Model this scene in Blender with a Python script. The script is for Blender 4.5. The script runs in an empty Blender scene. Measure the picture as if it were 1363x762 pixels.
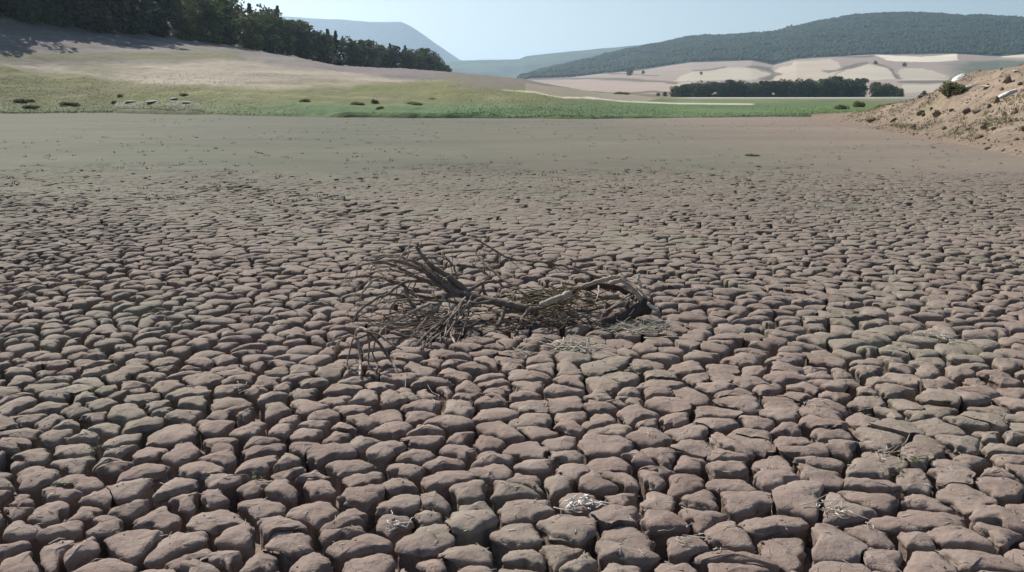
import bpy, math, random
import numpy as np
from mathutils import Vector, kdtree
from mathutils.bvhtree import BVHTree

S = bpy.context.scene
C = S.collection
R = math.radians
rnd = random.Random(7)
nprng = np.random.default_rng(11)

# ------------------------------------------------------------------ camera, world, sun, exposure
F = 1180.0                                   # focal length in photo pixels (1363 wide)
TH = math.atan((381 - 125) / F)              # pitch: horizon on photo row 125
CH = 2.0
cam = bpy.data.cameras.new('camera'); camo = bpy.data.objects.new('camera', cam); C.objects.link(camo)
camo.location = (0, 0, CH); camo.rotation_euler = (math.pi / 2 - TH, 0, 0)
cam.sensor_width = 36; cam.lens = 36 * F / 1363; cam.clip_start = 0.05; cam.clip_end = 40000
S.camera = camo

SUN_EL, SUN_AZ = R(40), R(-38)               # azimuth from +Y, negative = left: back light from the left
w = bpy.data.worlds.new("World"); S.world = w; w.use_nodes = True
wn = w.node_tree.nodes; wl = w.node_tree.links
bg = wn['Background']; bg.inputs[1].default_value = 0.074
sky = wn.new('ShaderNodeTexSky'); sky.sky_type = 'NISHITA'; sky.sun_disc = False
sky.sun_elevation = SUN_EL; sky.sun_rotation = SUN_AZ
sky.air_density = 1.0; sky.dust_density = 1.2; sky.ozone_density = 1.6
wl.new(sky.outputs[0], bg.inputs[0])
sl = bpy.data.lights.new('sun', 'SUN'); sl.energy = 5.0; sl.angle = R(0.55); sl.color = (1, 0.92, 0.82)
so = bpy.data.objects.new('sun', sl); C.objects.link(so)
sd = Vector((math.cos(SUN_EL) * math.sin(SUN_AZ), math.cos(SUN_EL) * math.cos(SUN_AZ), math.sin(SUN_EL)))
so.rotation_euler = sd.to_track_quat('Z', 'Y').to_euler()
S.view_settings.view_transform = 'Standard'; S.view_settings.look = 'None'
S.view_settings.exposure = 0.44; S.view_settings.gamma = 1
S.render.engine = 'CYCLES'
S.cycles.volume_bounces = 1
S.cycles.max_bounces = 6

# ------------------------------------------------------------------ helpers
def at(px, py, Y):
    """world point seen at photo pixel (px, py) at ground distance Y (arrays allowed)"""
    vx = (px - 681.5) / F; vy = (381 - py) / F
    s = Y / (math.cos(TH) + vy * math.sin(TH))
    return vx * s, Y + 0 * s, CH + (-math.sin(TH) + vy * math.cos(TH)) * s

def gp(px, py, z=0.0):
    vx = (px - 681.5) / F; vy = (381 - py) / F
    s = (z - CH) / (-math.sin(TH) + vy * math.cos(TH))
    return Vector((vx * s, (math.cos(TH) + vy * math.sin(TH)) * s, z))

def hsh(ix, iy, seed):
    n = (ix.astype(np.int64) * 374761393 + iy.astype(np.int64) * 668265263 + seed * 974711) & 0x7fffffff
    n = ((n ^ (n >> 13)) * 1274126177) & 0x7fffffff
    n = (n ^ (n >> 16)) & 0xffff
    return n / 32767.5 - 1.0

def vn(x, y, seed=0):
    x = np.asarray(x, float); y = np.asarray(y, float)
    ix = np.floor(x); iy = np.floor(y); fx = x - ix; fy = y - iy
    fx = fx * fx * (3 - 2 * fx); fy = fy * fy * (3 - 2 * fy)
    a = hsh(ix, iy, seed); b = hsh(ix + 1, iy, seed); c = hsh(ix, iy + 1, seed); d = hsh(ix + 1, iy + 1, seed)
    return (a + (b - a) * fx) * (1 - fy) + (c + (d - c) * fx) * fy

def fbm(x, y, seed=0, o=4):
    t = 0; a = 1; s = 0
    x = np.asarray(x, float); y = np.asarray(y, float)
    for k in range(o):
        t = t + a * vn(x * 2 ** k + 17.3 * k, y * 2 ** k - 9.1 * k, seed + k); s += a; a *= .5
    return t / s

def sstep(a, b, x):
    t = np.clip((x - a) / (b - a), 0, 1); return t * t * (3 - 2 * t)

def mesh_np(name, V, faces, mat, smooth=True, cols=None):
    """faces: (n,3) or (n,4) int array, or list of such arrays"""
    me = bpy.data.meshes.new(name)
    if not isinstance(faces, list): faces = [faces]
    V = np.ascontiguousarray(V, np.float32).reshape(-1, 3)
    me.vertices.add(len(V)); me.vertices.foreach_set('co', V.ravel())
    lt = np.concatenate([np.full(len(f), f.shape[1], np.int32) for f in faces])
    li = np.concatenate([np.asarray(f, np.int32).ravel() for f in faces])
    me.loops.add(len(li)); me.loops.foreach_set('vertex_index', li)
    me.polygons.add(len(lt))
    st = np.zeros(len(lt), np.int32); st[1:] = np.cumsum(lt)[:-1]
    me.polygons.foreach_set('loop_start', st); me.polygons.foreach_set('loop_total', lt)
    me.update(calc_edges=True); me.validate()
    if smooth: me.polygons.foreach_set('use_smooth', np.ones(len(me.polygons), bool))
    if cols is not None:
        a = me.color_attributes.new('Col', 'FLOAT_COLOR', 'POINT')
        cc = np.ones((len(V), 4), np.float32); cc[:, :3] = cols.reshape(-1, 3)
        a.data.foreach_set('color', cc.ravel())
    if mat: me.materials.append(mat)
    return me

def link(name, me, parent=None, kind=None, label=None, cat=None, group=None, loc=None):
    o = bpy.data.objects.new(name, me); C.objects.link(o)
    if parent: o.parent = parent
    if loc is not None: o.location = loc
    if kind: o['kind'] = kind
    if label: o['label'] = label
    if cat: o['category'] = cat
    if group: o['group'] = group
    return o

def grid_faces(nr, nc):
    i = np.arange(nr - 1)[:, None] * nc + np.arange(nc - 1)[None]
    return np.stack([i, i + 1, i + nc + 1, i + nc], -1).reshape(-1, 4)

class MB:                                    # collects tubes and faces for one mesh
    def __init__(s): s.v = []; s.q = []; s.t = []; s.n = 0
    def add(s, V, q=None, t=None):
        V = np.asarray(V, float).reshape(-1, 3); s.v.append(V)
        if q is not None and len(q): s.q.append(np.asarray(q) + s.n)
        if t is not None and len(t): s.t.append(np.asarray(t) + s.n)
        s.n += len(V)
    def tube(s, pts, rads, sides=7, sub=3, wob=0.0, seed=0):
        P = np.asarray(pts, float); r = np.asarray(rads, float)
        if len(r) == 2 and len(P) > 2: r = np.linspace(r[0], r[1], len(P))
        if sub > 1 and len(P) > 2:           # Catmull-Rom
            Q = np.vstack([2 * P[0] - P[1], P, 2 * P[-1] - P[-2]]); out = []; ro = []
            for i in range(len(P) - 1):
                for k in range(sub):
                    u = k / sub; a, b, c, d = Q[i], Q[i + 1], Q[i + 2], Q[i + 3]
                    out.append(.5 * (2 * b + (c - a) * u + (2 * a - 5 * b + 4 * c - d) * u * u + (3 * b - a - 3 * c + d) * u ** 3))
                    ro.append(r[i] * (1 - u) + r[i + 1] * u)
            out.append(P[-1]); ro.append(r[-1]); P = np.array(out); r = np.array(ro)
        n = len(P)
        if wob:
            g = np.random.default_rng(seed + 5)
            P = P + g.normal(0, wob, P.shape) * np.minimum(1, np.arange(n) / 2)[:, None]
        T = np.gradient(P, axis=0); T /= np.linalg.norm(T, axis=1)[:, None] + 1e-9
        ref = np.array([.13, .21, .97]) if abs(T[0][2]) < .9 else np.array([1., .1, 0])
        U = np.cross(T, ref); U /= np.linalg.norm(U, axis=1)[:, None] + 1e-9; W = np.cross(T, U)
        a = np.linspace(0, 2 * np.pi, sides, endpoint=False)
        rr = r[:, None] * (1 + .13 * np.sin(a * 2 + n)[None] + .1 * np.sin(np.arange(n) * 1.9)[:, None])
        V = P[:, None] + rr[..., None] * (np.cos(a)[None, :, None] * U[:, None] + np.sin(a)[None, :, None] * W[:, None])
        i = np.arange(n - 1)[:, None] * sides + np.arange(sides)[None]; j = np.arange(n - 1)[:, None] * sides + (np.arange(sides)[None] + 1) % sides
        q = np.stack([i, j, j + sides, i + sides], -1).reshape(-1, 4)
        Vf = np.vstack([V.reshape(-1, 3), P[0] - T[0] * r[0] * .3, P[-1] + T[-1] * r[-1]])
        b = n * sides; k = np.arange(sides); k2 = (k + 1) % sides
        t = np.vstack([np.stack([k2, k, np.full(sides, b)], 1), np.stack([k + (n - 1) * sides, k2 + (n - 1) * sides, np.full(sides, b + 1)], 1)])
        s.add(Vf, q, t); return P
    def mesh(s, name, mat, smooth=True):
        f = []
        if s.q: f.append(np.vstack(s.q))
        if s.t: f.append(np.vstack(s.t))
        return mesh_np(name, np.vstack(s.v), f, mat, smooth)

# ------------------------------------------------------------------ materials
def newmat(name, rough=.95, spec=.2):
    m = bpy.data.materials.new(name); m.use_nodes = True
    b = m.node_tree.nodes['Principled BSDF']
    b.inputs['Roughness'].default_value = rough; b.inputs['Specular IOR Level'].default_value = spec
    return m, m.node_tree.nodes, m.node_tree.links, b

def noise(n, l, co, scale, detail=4, rough=.55, dist=0):
    t = n.new('ShaderNodeTexNoise'); t.inputs['Scale'].default_value = scale
    t.inputs['Detail'].default_value = detail; t.inputs['Roughness'].default_value = rough
    t.inputs['Distortion'].default_value = dist
    l.new(co, t.inputs['Vector']); return t.outputs['Fac']

def ramp(n, l, fac, stops):
    r = n.new('ShaderNodeValToRGB'); e = r.color_ramp.elements
    while len(e) < len(stops): e.new(.5)
    for q, (p, c) in zip(e, stops):
        q.position = p; q.color = (*c, 1) if len(c) == 3 else c
    l.new(fac, r.inputs[0]); return r.outputs[0]

def mix(n, l, fac, a, b, mode='MIX'):
    m = n.new('ShaderNodeMix'); m.data_type = 'RGBA'; m.blend_type = mode
    for s, v in ((m.inputs[0], fac), (m.inputs[6], a), (m.inputs[7], b)):
        if isinstance(v, (int, float)): s.default_value = v
        elif isinstance(v, tuple): s.default_value = (*v, 1)
        else: l.new(v, s)
    return m.outputs[2]

def bump(n, l, b, h, strength, dist):
    u = n.new('ShaderNodeBump'); u.inputs['Strength'].default_value = strength; u.inputs['Distance'].default_value = dist
    l.new(h, u.inputs['Height']); l.new(u.outputs[0], b.inputs['Normal'])

def mud_mat():
    m, n, l, b = newmat('dried_mud', .93, .25)
    g = n.new('ShaderNodeNewGeometry').outputs['Position']
    base = ramp(n, l, noise(n, l, g, 1.7, 3), [(.3, (.220, .167, .141)), (.55, (.242, .190, .162)), (.75, (.260, .216, .184))])
    green = ramp(n, l, noise(n, l, g, .45, 3, .6), [(.50, (0, 0, 0)), (.68, (1, 1, 1))])
    gm = n.new('ShaderNodeMath'); gm.operation = 'MULTIPLY'; l.new(green, gm.inputs[0]); gm.inputs[1].default_value = .7
    c = mix(n, l, gm.outputs[0], base, (.225, .215, .165))
    sep = n.new('ShaderNodeSeparateXYZ'); l.new(g, sep.inputs[0])
    far = n.new('ShaderNodeMapRange'); far.inputs[1].default_value = 6; far.inputs[2].default_value = 26; l.new(sep.outputs[1], far.inputs[0])
    left = n.new('ShaderNodeMapRange'); left.inputs[1].default_value = 14; left.inputs[2].default_value = -8
    l.new(sep.outputs[0], left.inputs[0])
    ml = n.new('ShaderNodeMath'); ml.operation = 'MULTIPLY_ADD'; l.new(left.outputs[0], ml.inputs[0]); ml.inputs[1].default_value = .45; ml.inputs[2].default_value = .55
    mf = n.new('ShaderNodeMath'); mf.operation = 'MULTIPLY'; l.new(far.outputs[0], mf.inputs[0]); l.new(ml.outputs[0], mf.inputs[1])
    tone = ramp(n, l, noise(n, l, g, 3.4, 3, .6), [(.3, (.86, .85, .84)), (.5, (1, 1, 1)), (.72, (1.13, 1.13, 1.13))])
    c = mix(n, l, 1.0, c, tone, 'MULTIPLY')
    farc = ramp(n, l, noise(n, l, g, .3, 5, .65), [(.35, (.086, .098, .066)), (.55, (.102, .105, .076)), (.72, (.125, .117, .088))])
    rt = n.new('ShaderNodeMapRange'); rt.inputs[1].default_value = 7; rt.inputs[2].default_value = 20; l.new(sep.outputs[0], rt.inputs[0])
    farc = mix(n, l, rt.outputs[0], farc, (.190, .148, .112))
    c = mix(n, l, mf.outputs[0], c, farc)
    mp = n.new('ShaderNodeMapping'); mp.inputs['Scale'].default_value = (.05, .22, 1); l.new(g, mp.inputs[0])
    stk = ramp(n, l, noise(n, l, mp.outputs[0], 1.0, 5, .62, .6), [(.33, (.86, .86, .84)), (.5, (1, 1, 1)), (.66, (1.12, 1.11, 1.06)), (.74, (1.4, 1.37, 1.3))])
    c = mix(n, l, 1.0, c, stk, 'MULTIPLY')
    speck = ramp(n, l, noise(n, l, g, 42, 3, .7), [(.25, (.86, .86, .86)), (.55, (1, 1, 1)), (.8, (1.12, 1.11, 1.08))])
    c = mix(n, l, 1.0, c, speck, 'MULTIPLY')
    pale = ramp(n, l, noise(n, l, g, 5.5, 5, .65), [(.66, (0, 0, 0)), (.8, (.55, .55, .55))])
    c = mix(n, l, pale, c, (.36, .325, .29))
    l.new(c, b.inputs['Base Color'])
    h1 = noise(n, l, g, 26, 6, .62)
    h2 = noise(n, l, g, 95, 3, .6)
    ad = n.new('ShaderNodeMath'); ad.operation = 'MULTIPLY_ADD'; l.new(h2, ad.inputs[0]); ad.inputs[1].default_value = .22; l.new(h1, ad.inputs[2])
    vo = n.new('ShaderNodeTexVoronoi'); vo.feature = 'DISTANCE_TO_EDGE'; vo.inputs['Scale'].default_value = 11
    dn = n.new('ShaderNodeTexNoise'); dn.inputs['Scale'].default_value = 9; l.new(g, dn.inputs['Vector'])
    vm = n.new('ShaderNodeVectorMath'); vm.operation = 'MULTIPLY_ADD'; l.new(dn.outputs['Color'], vm.inputs[0]); vm.inputs[1].default_value = (.12, .12, .12); l.new(g, vm.inputs[2])
    l.new(vm.outputs[0], vo.inputs['Vector'])
    hair = ramp(n, l, vo.outputs['Distance'], [(0, (0, 0, 0)), (.035, (1, 1, 1))])
    mask = ramp(n, l, noise(n, l, g, 2.3, 2), [(.5, (1, 1, 1)), (.62, (0, 0, 0))])
    hm_ = mix(n, l, 1.0, hair, mask, 'SCREEN')
    h3 = n.new('ShaderNodeMath'); h3.operation = 'MULTIPLY_ADD'; l.new(hm_, h3.inputs[0]); h3.inputs[1].default_value = .35; l.new(ad.outputs[0], h3.inputs[2])
    bump(n, l, b, h3.outputs[0], .6, .018)
    return m

def attr_mat(name, sc=1.0, amt=.25, bs=.6, bd=.08, rough=.95):
    m, n, l, b = newmat(name, rough, .15)
    g = n.new('ShaderNodeNewGeometry').outputs['Position']
    a = n.new('ShaderNodeAttribute'); a.attribute_name = 'Col'
    f = noise(n, l, g, sc, 5, .65)
    v = ramp(n, l, f, [(.25, (1 - amt,) * 3), (.5, (1, 1, 1)), (.75, (1 + amt,) * 3)])
    l.new(mix(n, l, 1.0, a.outputs['Color'], v, 'MULTIPLY'), b.inputs['Base Color'])
    bump(n, l, b, f, bs, bd)
    return m

def simple_mat(name, c1, c2, sc=8, rough=.85, bs=.5, bd=.01, spec=.2, pos=False, stretch=None):
    m, n, l, b = newmat(name, rough, spec)
    g = n.new('ShaderNodeNewGeometry').outputs['Position'] if pos else n.new('ShaderNodeTexCoord').outputs['Object']
    f = noise(n, l, g, sc, 5, .65)
    l.new(ramp(n, l, f, [(.3, c1), (.7, c2)]), b.inputs['Base Color'])
    if bs: bump(n, l, b, f, bs, bd)
    return m

def leaf_mat(name, c1, c2, var=.35):
    m, n, l, b = newmat(name, .75, .25)
    g = n.new('ShaderNodeTexCoord').outputs['Object']
    oi = n.new('ShaderNodeObjectInfo')
    f = noise(n, l, g, .55, 4, .7)
    c = ramp(n, l, f, [(.3, c1), (.7, c2)])
    r = ramp(n, l, oi.outputs['Random'], [(0, (1 - var, 1 - var, 1 - var * .6)), (.5, (1, 1, 1)), (1, (1 + var, 1 + var * .8, 1))])
    cc = mix(n, l, 1.0, c, r, 'MULTIPLY'); l.new(cc, b.inputs['Base Color'])
    tr = n.new('ShaderNodeBsdfTranslucent'); l.new(cc, tr.inputs[0]); ms = n.new('ShaderNodeMixShader'); ms.inputs[0].default_value = .3
    out = n['Material Output']; l.new(b.outputs[0], ms.inputs[1]); l.new(tr.outputs[0], ms.inputs[2]); l.new(ms.outputs[0], out.inputs[0])
    return m

MUD = mud_mat()
BANK = attr_mat('bank_soil_and_grass', .9, .22, .8, .25)
FIELD = attr_mat('stubble_fields', .02, .10, .3, 2.0)
WOODED = attr_mat('wooded_slope', .03, .35, 1.0, 8.0)
MOUND = attr_mat('dirt_mound_soil', 1.6, .25, 1.0, .18)
BARK = simple_mat('weathered_bark', (.10, .077, .060), (.25, .20, .16), 14, .85, .7, .008)
PALEWOOD = simple_mat('bleached_wood', (.25, .20, .16), (.48, .41, .33), 18, .8, .5, .004)
DARKWOOD = simple_mat('rotten_and_shaded_wood', (.045, .035, .03), (.10, .08, .065), 12, .9, .8, .01)
WEED = simple_mat('dried_pond_weed', (.085, .075, .045), (.22, .185, .125), 9, .9, .4, .005)
STRAW = simple_mat('pale_dry_straw', (.36, .33, .26), (.60, .56, .47), 20, .7, 0)
WHITE = simple_mat('bleached_weed', (.62, .60, .53), (.88, .86, .80), 20, .7, 0)
SPRIG = simple_mat('small_green_leaves', (.05, .085, .035), (.11, .16, .06), 20, .6, 0)
CLOD = simple_mat('dry_earth_clod', (.14, .105, .075), (.24, .19, .14), 3, .95, .8, .05)
STONE = simple_mat('white_limestone', (.52, .50, .46), (.80, .78, .72), 2.5, .8, .6, .05)
GREY = simple_mat('grey_rock', (.24, .235, .225), (.38, .37, .355), 3, .9, .6, .05)
TRUNK = simple_mat('tree_bark', (.06, .05, .04), (.13, .11, .09), 3, .9, .8, .05)
LEAF = leaf_mat('broadleaf_foliage', (.035, .055, .022), (.095, .115, .052))
PINE = leaf_mat('pine_foliage', (.020, .036, .018), (.046, .066, .032))
SHRUB = leaf_mat('shrub_foliage', (.13, .14, .06), (.23, .23, .11), .2)
GRASS = attr_mat('shore_grass_blades', 2.0, .3, 0, .01, .8)

# ------------------------------------------------------------------ mud plates
def crack_depth(x, y):                       # 1 = deep cracks near the camera, 0 = smooth lake bed far off
    d = y + 3.4 * fbm(np.asarray(x) * .16, np.asarray(y) * .16, 3, 3) + 3.0 * fbm(np.asarray(x) * 1.1, np.asarray(y) * 1.1, 4, 2)
    return sstep(25.5, 18, d)

pitch = .222
YMAX = 26.8
seeds = []
ca, sa = math.cos(R(24)), math.sin(R(24))       # the lattice is turned so that no rows face the camera
for row in range(-160, 161):
    for k in range(-150, 151):
        u_, v_ = (k + (row % 2) * .5) * pitch, row * pitch * .88
        x = u_ * ca - v_ * sa + .5 * math.sin(v_ * .31) + .3 * math.sin(u_ * .47 + 1); y = u_ * sa + v_ * ca + 14 + .45 * math.sin(u_ * .36 + v_ * .11) + .2 * math.sin(x * 1.1)
        if y < 1.2 or y > YMAX + .5 or abs(x) > .63 * y + 3.2: continue
        if rnd.random() > .045:
            j = .40 * pitch
            seeds.append((x + rnd.uniform(-j, j), y + rnd.uniform(-j, j)))
            if rnd.random() < .05: seeds.append((x + rnd.uniform(-.5, .5) * pitch, y + rnd.uniform(.3, .6) * pitch))
kd = kdtree.KDTree(len(seeds))
for i, p in enumerate(seeds): kd.insert((p[0], p[1], 0), i)
kd.balance()

def cell(i, p):
    B = .42
    poly = [(-B, -B, 0), (B, -B, 0), (B, B, 0), (-B, B, 0)]
    far = min(1, max(0, (p[1] + 2.2 * math.sin(p[0] * .45 + 1) + 1.3 * math.sin(p[0] * 1.3 + p[1]) - 6.0) / 13.0))
    for co, j, d in kd.find_n((p[0], p[1], 0), 15)[1:]:
        if d < 1e-4: continue
        nx, ny = (co[0] - p[0]) / d, (co[1] - p[1]) / d
        a, b = (i, j) if i < j else (j, i)
        h = ((a * 73856093) ^ (b * 19349663)) % 1009 / 1009
        sm = h < .07 + .89 * far ** .8
        g = .003 if sm else (.015 if h < .34 else .032 if h < .80 else .052) * (1 + .6 * far)
        g *= 1.0 + .25 * math.sin((p[0] + co[0]) * .55 + (p[1] + co[1]) * .35)
        off = d * .5 - g * .5
        out = []; m = len(poly)
        s = [q[0] * nx + q[1] * ny - off for q in poly]
        if max(s) <= 0: continue
        for k in range(m):
            q, r, sq, sr = poly[k], poly[(k + 1) % m], s[k], s[(k + 1) % m]
            if sq <= 0: out.append(q)
            if (sq <= 0 < sr) or (sr <= 0 < sq):
                t = sq / (sq - sr); out.append((q[0] + (r[0] - q[0]) * t, q[1] + (r[1] - q[1]) * t, (1 if sm else 0) if sq <= 0 else q[2]))
        poly = out
        if len(poly) < 3: return None
    return poly

def resample(poly, N):
    P = np.array(poly + [poly[0]]); lab = P[:-1, 2]; P = P[:, :2]; L = np.hypot(*np.diff(P, axis=0).T); c = np.concatenate([[0], np.cumsum(L)])
    if c[-1] < .12: return None
    t = (np.arange(N) + .5) / N * c[-1]
    k = np.clip(np.searchsorted(c, t, 'right') - 1, 0, len(lab) - 1)
    return np.stack([np.interp(t, c, P[:, 0]), np.interp(t, c, P[:, 1]), lab[k]], 1)

# level of detail: (ymin, ymax, points round, smoothing passes, rings(inset, z/depth code))
NEAR = [(.008, -1.0), (.012, -.8), (.013, -.58), (.011, -.38), (.006, -.25), (.001, -.16), (.0005, -.10), (.004, -.062), (.010, -.030), (.021, -.009), (.044, 0)]
LODS = [(0, 6.6, 46, 2, NEAR, (.62, .3)),
        (6.6, 11, 26, 1, [(.006, -1.0), (.010, -.5), (.002, -.22), (.002, -.1), (.010, -.035), (.034, -.004)], (.5,)),
        (11, 17, 16, 0, [(.0, -1.0), (.004, -.35), (.002, -.12), (.014, -.02)], (.6,)),
        (17, 99, 11, 0, [(-.015, -1.0), (.0, -.2), (.012, -.03)], ())]
DEP = .16
lod_cells = [[] for _ in LODS]
for i, p in enumerate(seeds):
    poly = cell(i, p)
    if not poly: continue
    for k, L in enumerate(LODS):
        if L[0] <= p[1] < L[1]:
            r = resample(poly, L[2])
            if r is not None: lod_cells[k].append((p, r))
            break

def build_plates(cells, L):
    _, _, N, sm, rings, fr = L
    c = np.array([q[0] for q in cells]); P = np.array([q[1] for q in cells])
    SEAM = P[..., 2]; P = P[..., :2]
    for _ in range(max(2, N // 12)): SEAM = .25 * np.roll(SEAM, 1, 1) + .5 * SEAM + .25 * np.roll(SEAM, -1, 1)
    SEAM = sstep(.25, 1.0, SEAM)
    for _ in range(sm): P = .25 * np.roll(P, 1, 1) + .5 * P + .25 * np.roll(P, -1, 1)
    M = len(c)
    W = P + c[:, None]
    wx = .060 * fbm(W[..., 0] * 4.6, W[..., 1] * 4.6, 21, 3) + (.012 * fbm(W[..., 0] * 27, W[..., 1] * 27, 23, 2) if N > 20 else 0)
    wy = .060 * fbm(W[..., 0] * 4.6, W[..., 1] * 4.6, 31, 3) + (.012 * fbm(W[..., 0] * 27, W[..., 1] * 27, 33, 2) if N > 20 else 0)
    W = W + np.stack([wx, wy], -1)
    cen = W.mean(1); rel = W - cen[:, None]; ln = np.linalg.norm(rel, axis=2) + 1e-6
    dep = crack_depth(cen[:, 0], cen[:, 1]); ff = sstep(17, 7, cen[:, 1])
    rg = np.random.default_rng(N)
    zoff = rg.normal(0, .009, M) * (.12 + .88 * ff); tilt = rg.normal(0, .035, (M, 2)) * (.15 + .85 * ff)[:, None]
    size = ln.mean(1)
    out = []
    for k, (ins, zc) in enumerate(rings):
        f = np.clip(1 - ins / ln, .35, 1.5); q = cen[:, None] + rel * f[..., None]
        z = np.full((M, N), zc * DEP) * (1 - SEAM * (.94 if zc > -.3 else .15))
        if -.7 < zc < -.01 and N > 20:       # ragged walls and chipped shoulders
            a = .010 if N > 40 else .007
            nn = fbm(q[..., 0] * 24 + zc * 9, q[..., 1] * 24 + zc * 7, 41 + k, 3)
            chip = np.clip(fbm(q[..., 0] * 15, q[..., 1] * 15, 57, 3) - .06, 0, 1)
            if zc < -.12: q = q + rel / ln[..., None] * (nn * a * 1.4)[..., None]
            q = q - rel / ln[..., None] * (chip * .05 * (1 if zc > -.3 else .3))[..., None]
            z = z - chip * .05 * (1 if zc > -.2 else .2)
        out.append((q, z, zc))
    for s in fr:
        f = np.clip(1 - rings[-1][0] / ln, .35, 1) * s
        out.append((cen[:, None] + rel * f[..., None], np.full((M, N), .0035 * (1 - s) * 2), 0))
    Q = np.stack([o[0] for o in out], 1); Z = np.stack([o[1] for o in out], 1)
    K = Q.shape[1]
    lam = sstep(-.5 * DEP, -.05 * DEP, Z)
    r = Q - cen[:, None, None]
    Z = Z + (zoff[:, None, None] + r[..., 0] * tilt[:, 0, None, None] + r[..., 1] * tilt[:, 1, None, None]) * (.25 + .75 * lam)
    Z = Z + lam * (.013 * fbm(Q[..., 0] * 7, Q[..., 1] * 7, 71, 3) + (.0055 * fbm(Q[..., 0] * 26, Q[..., 1] * 26, 73, 3) if N > 40 else 0)) * (.3 + .7 * dep[:, None, None])
    rr = np.linalg.norm(r, axis=-1) / (size[:, None, None] + 1e-6)
    Z = Z - lam * .007 * rr ** 2 * ff[:, None, None] * (1 - .8 * SEAM[:, None, :])     # slight pillow shape
    Z = np.where(lam < .5, Z * (.12 + .88 * dep[:, None, None]), Z)
    cz = Z[:, -1].mean(1) + .002
    V = np.concatenate([np.concatenate([Q, Z[..., None]], -1).reshape(M, K * N, 3), np.concatenate([cen, cz[:, None]], 1)[:, None]], 1)
    i = np.arange(K - 1)[:, None] * N + np.arange(N)[None]; j = np.arange(K - 1)[:, None] * N + (np.arange(N)[None] + 1) % N
    quads = np.stack([i, j, j + N, i + N], -1).reshape(-1, 4)
    a = np.arange(N); tris = np.stack([a + (K - 1) * N, (a + 1) % N + (K - 1) * N, np.full(N, K * N)], 1)
    return V, quads, tris, cen

bed_root = None
lod_geo = [build_plates(cc, L) for cc, L in zip(lod_cells, LODS)]

# ------------------------------------------------------------------ lake bed sheet (crack floor near, smooth mud far)
us = np.concatenate([np.linspace(-3, -.75, 24)[:-1], np.linspace(-.75, .75, 420), np.linspace(.75, 3, 24)[1:]])
ys = np.concatenate([-np.geomspace(90, .6, 22), np.linspace(.5, 3, 30)[:-1], np.geomspace(3, 30, 330)[:-1], np.geomspace(30, 130, 110)])
YY, UU = np.meshgrid(ys, us, indexing='ij'); XX = UU * (np.maximum(np.abs(YY), 1.5) + 1.2)
a = crack_depth(XX, YY) * sstep(3.9, 3.2, np.abs(XX) - .63 * np.maximum(YY, 0)) * sstep(.2, 1.1, YY)
ZZ = .012 * (1 - a) - a * (DEP * .98 + .02 * fbm(XX * 9, YY * 9, 5, 3)) + .007 * fbm(XX * .9, YY * .9, 6, 3) * (1 - a)
bed = link('lake_bed', mesh_np('lake_bed', np.stack([XX, YY, ZZ], -1), grid_faces(*XX.shape), MUD), kind='structure')

V, q, t, cen = lod_geo[0]
score = []
for k in range(len(cen)):
    x, y = cen[k]
    inside = abs(x) < .60 * y + .12 and y > 3.25
    score.append((0 if inside else 1, y, k))
score.sort(); picked = [k for _, _, k in score[:300]]; rest = np.array([k for _, _, k in score[300:]])
for k in picked:
    o = Vector((cen[k][0], cen[k][1], 0))
    me = mesh_np('mud_plate', V[k] - np.array(o), [q, t], MUD)
    link('mud_plate', me, parent=bed, loc=o)
def joined(V, q, t, idx):
    n = V.shape[1]; off = (np.arange(len(idx)) * n)[:, None, None]
    return V[idx].reshape(-1, 3), (q[None] + off).reshape(-1, 4), (t[None] + off).reshape(-1, 3)
VS, QS, TS, b = [], [], [], 0
for k, (V_, q_, t_, c_) in enumerate(lod_geo):
    v, qq, tt = joined(V_, q_, t_, rest if k == 0 else np.arange(len(c_)))
    VS.append(v); QS.append(qq + b); TS.append(tt + b); b += len(v)
link('small_mud_plates', mesh_np('small_mud_plates', np.vstack(VS), [np.vstack(QS), np.vstack(TS)], MUD), parent=bed, kind='stuff')
vnear, qn, tn = joined(V, q, t, np.arange(len(cen)))
v1, q1, t1 = joined(*lod_geo[1][:3], np.arange(len(lod_geo[1][3])))
bv = np.vstack([vnear, v1]); bt = [tuple(f) for f in np.vstack([qn, q1 + len(vnear)])] + [tuple(f) for f in np.vstack([tn, t1 + len(vnear)])]
BV = BVHTree.FromPolygons([tuple(p) for p in bv], bt)
def drop(x, y, d=0.0):
    h = BV.ray_cast(Vector((x, y, 3)), Vector((0, 0, -1)))
    return h[0].z if h[0] and h[0].z > -.06 else d
del bt

# ------------------------------------------------------------------ terrain strips
def table(px, xs, v): return np.interp(px, xs, v)

def poly_in(px, py, pts):
    inside = np.zeros(px.shape, bool); n = len(pts)
    for i in range(n):
        x0, y0 = pts[i]; x1, y1 = pts[(i + 1) % n]
        if y0 == y1: continue
        c = ((py >= min(y0, y1)) & (py < max(y0, y1))) & (px < x0 + (py - y0) * (x1 - x0) / (y1 - y0))
        inside ^= c
    return inside

def line_d(px, py, pts):
    d = np.full(px.shape, 1e9)
    for (x0, y0), (x1, y1) in zip(pts, pts[1:]):
        L = (x1 - x0) ** 2 + (y1 - y0) ** 2
        t = np.clip(((px - x0) * (x1 - x0) + (py - y0) * (y1 - y0)) / L, 0, 1)
        d = np.minimum(d, np.hypot((px - x0 - t * (x1 - x0)) * .25, py - y0 - t * (y1 - y0)))
    return d

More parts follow.
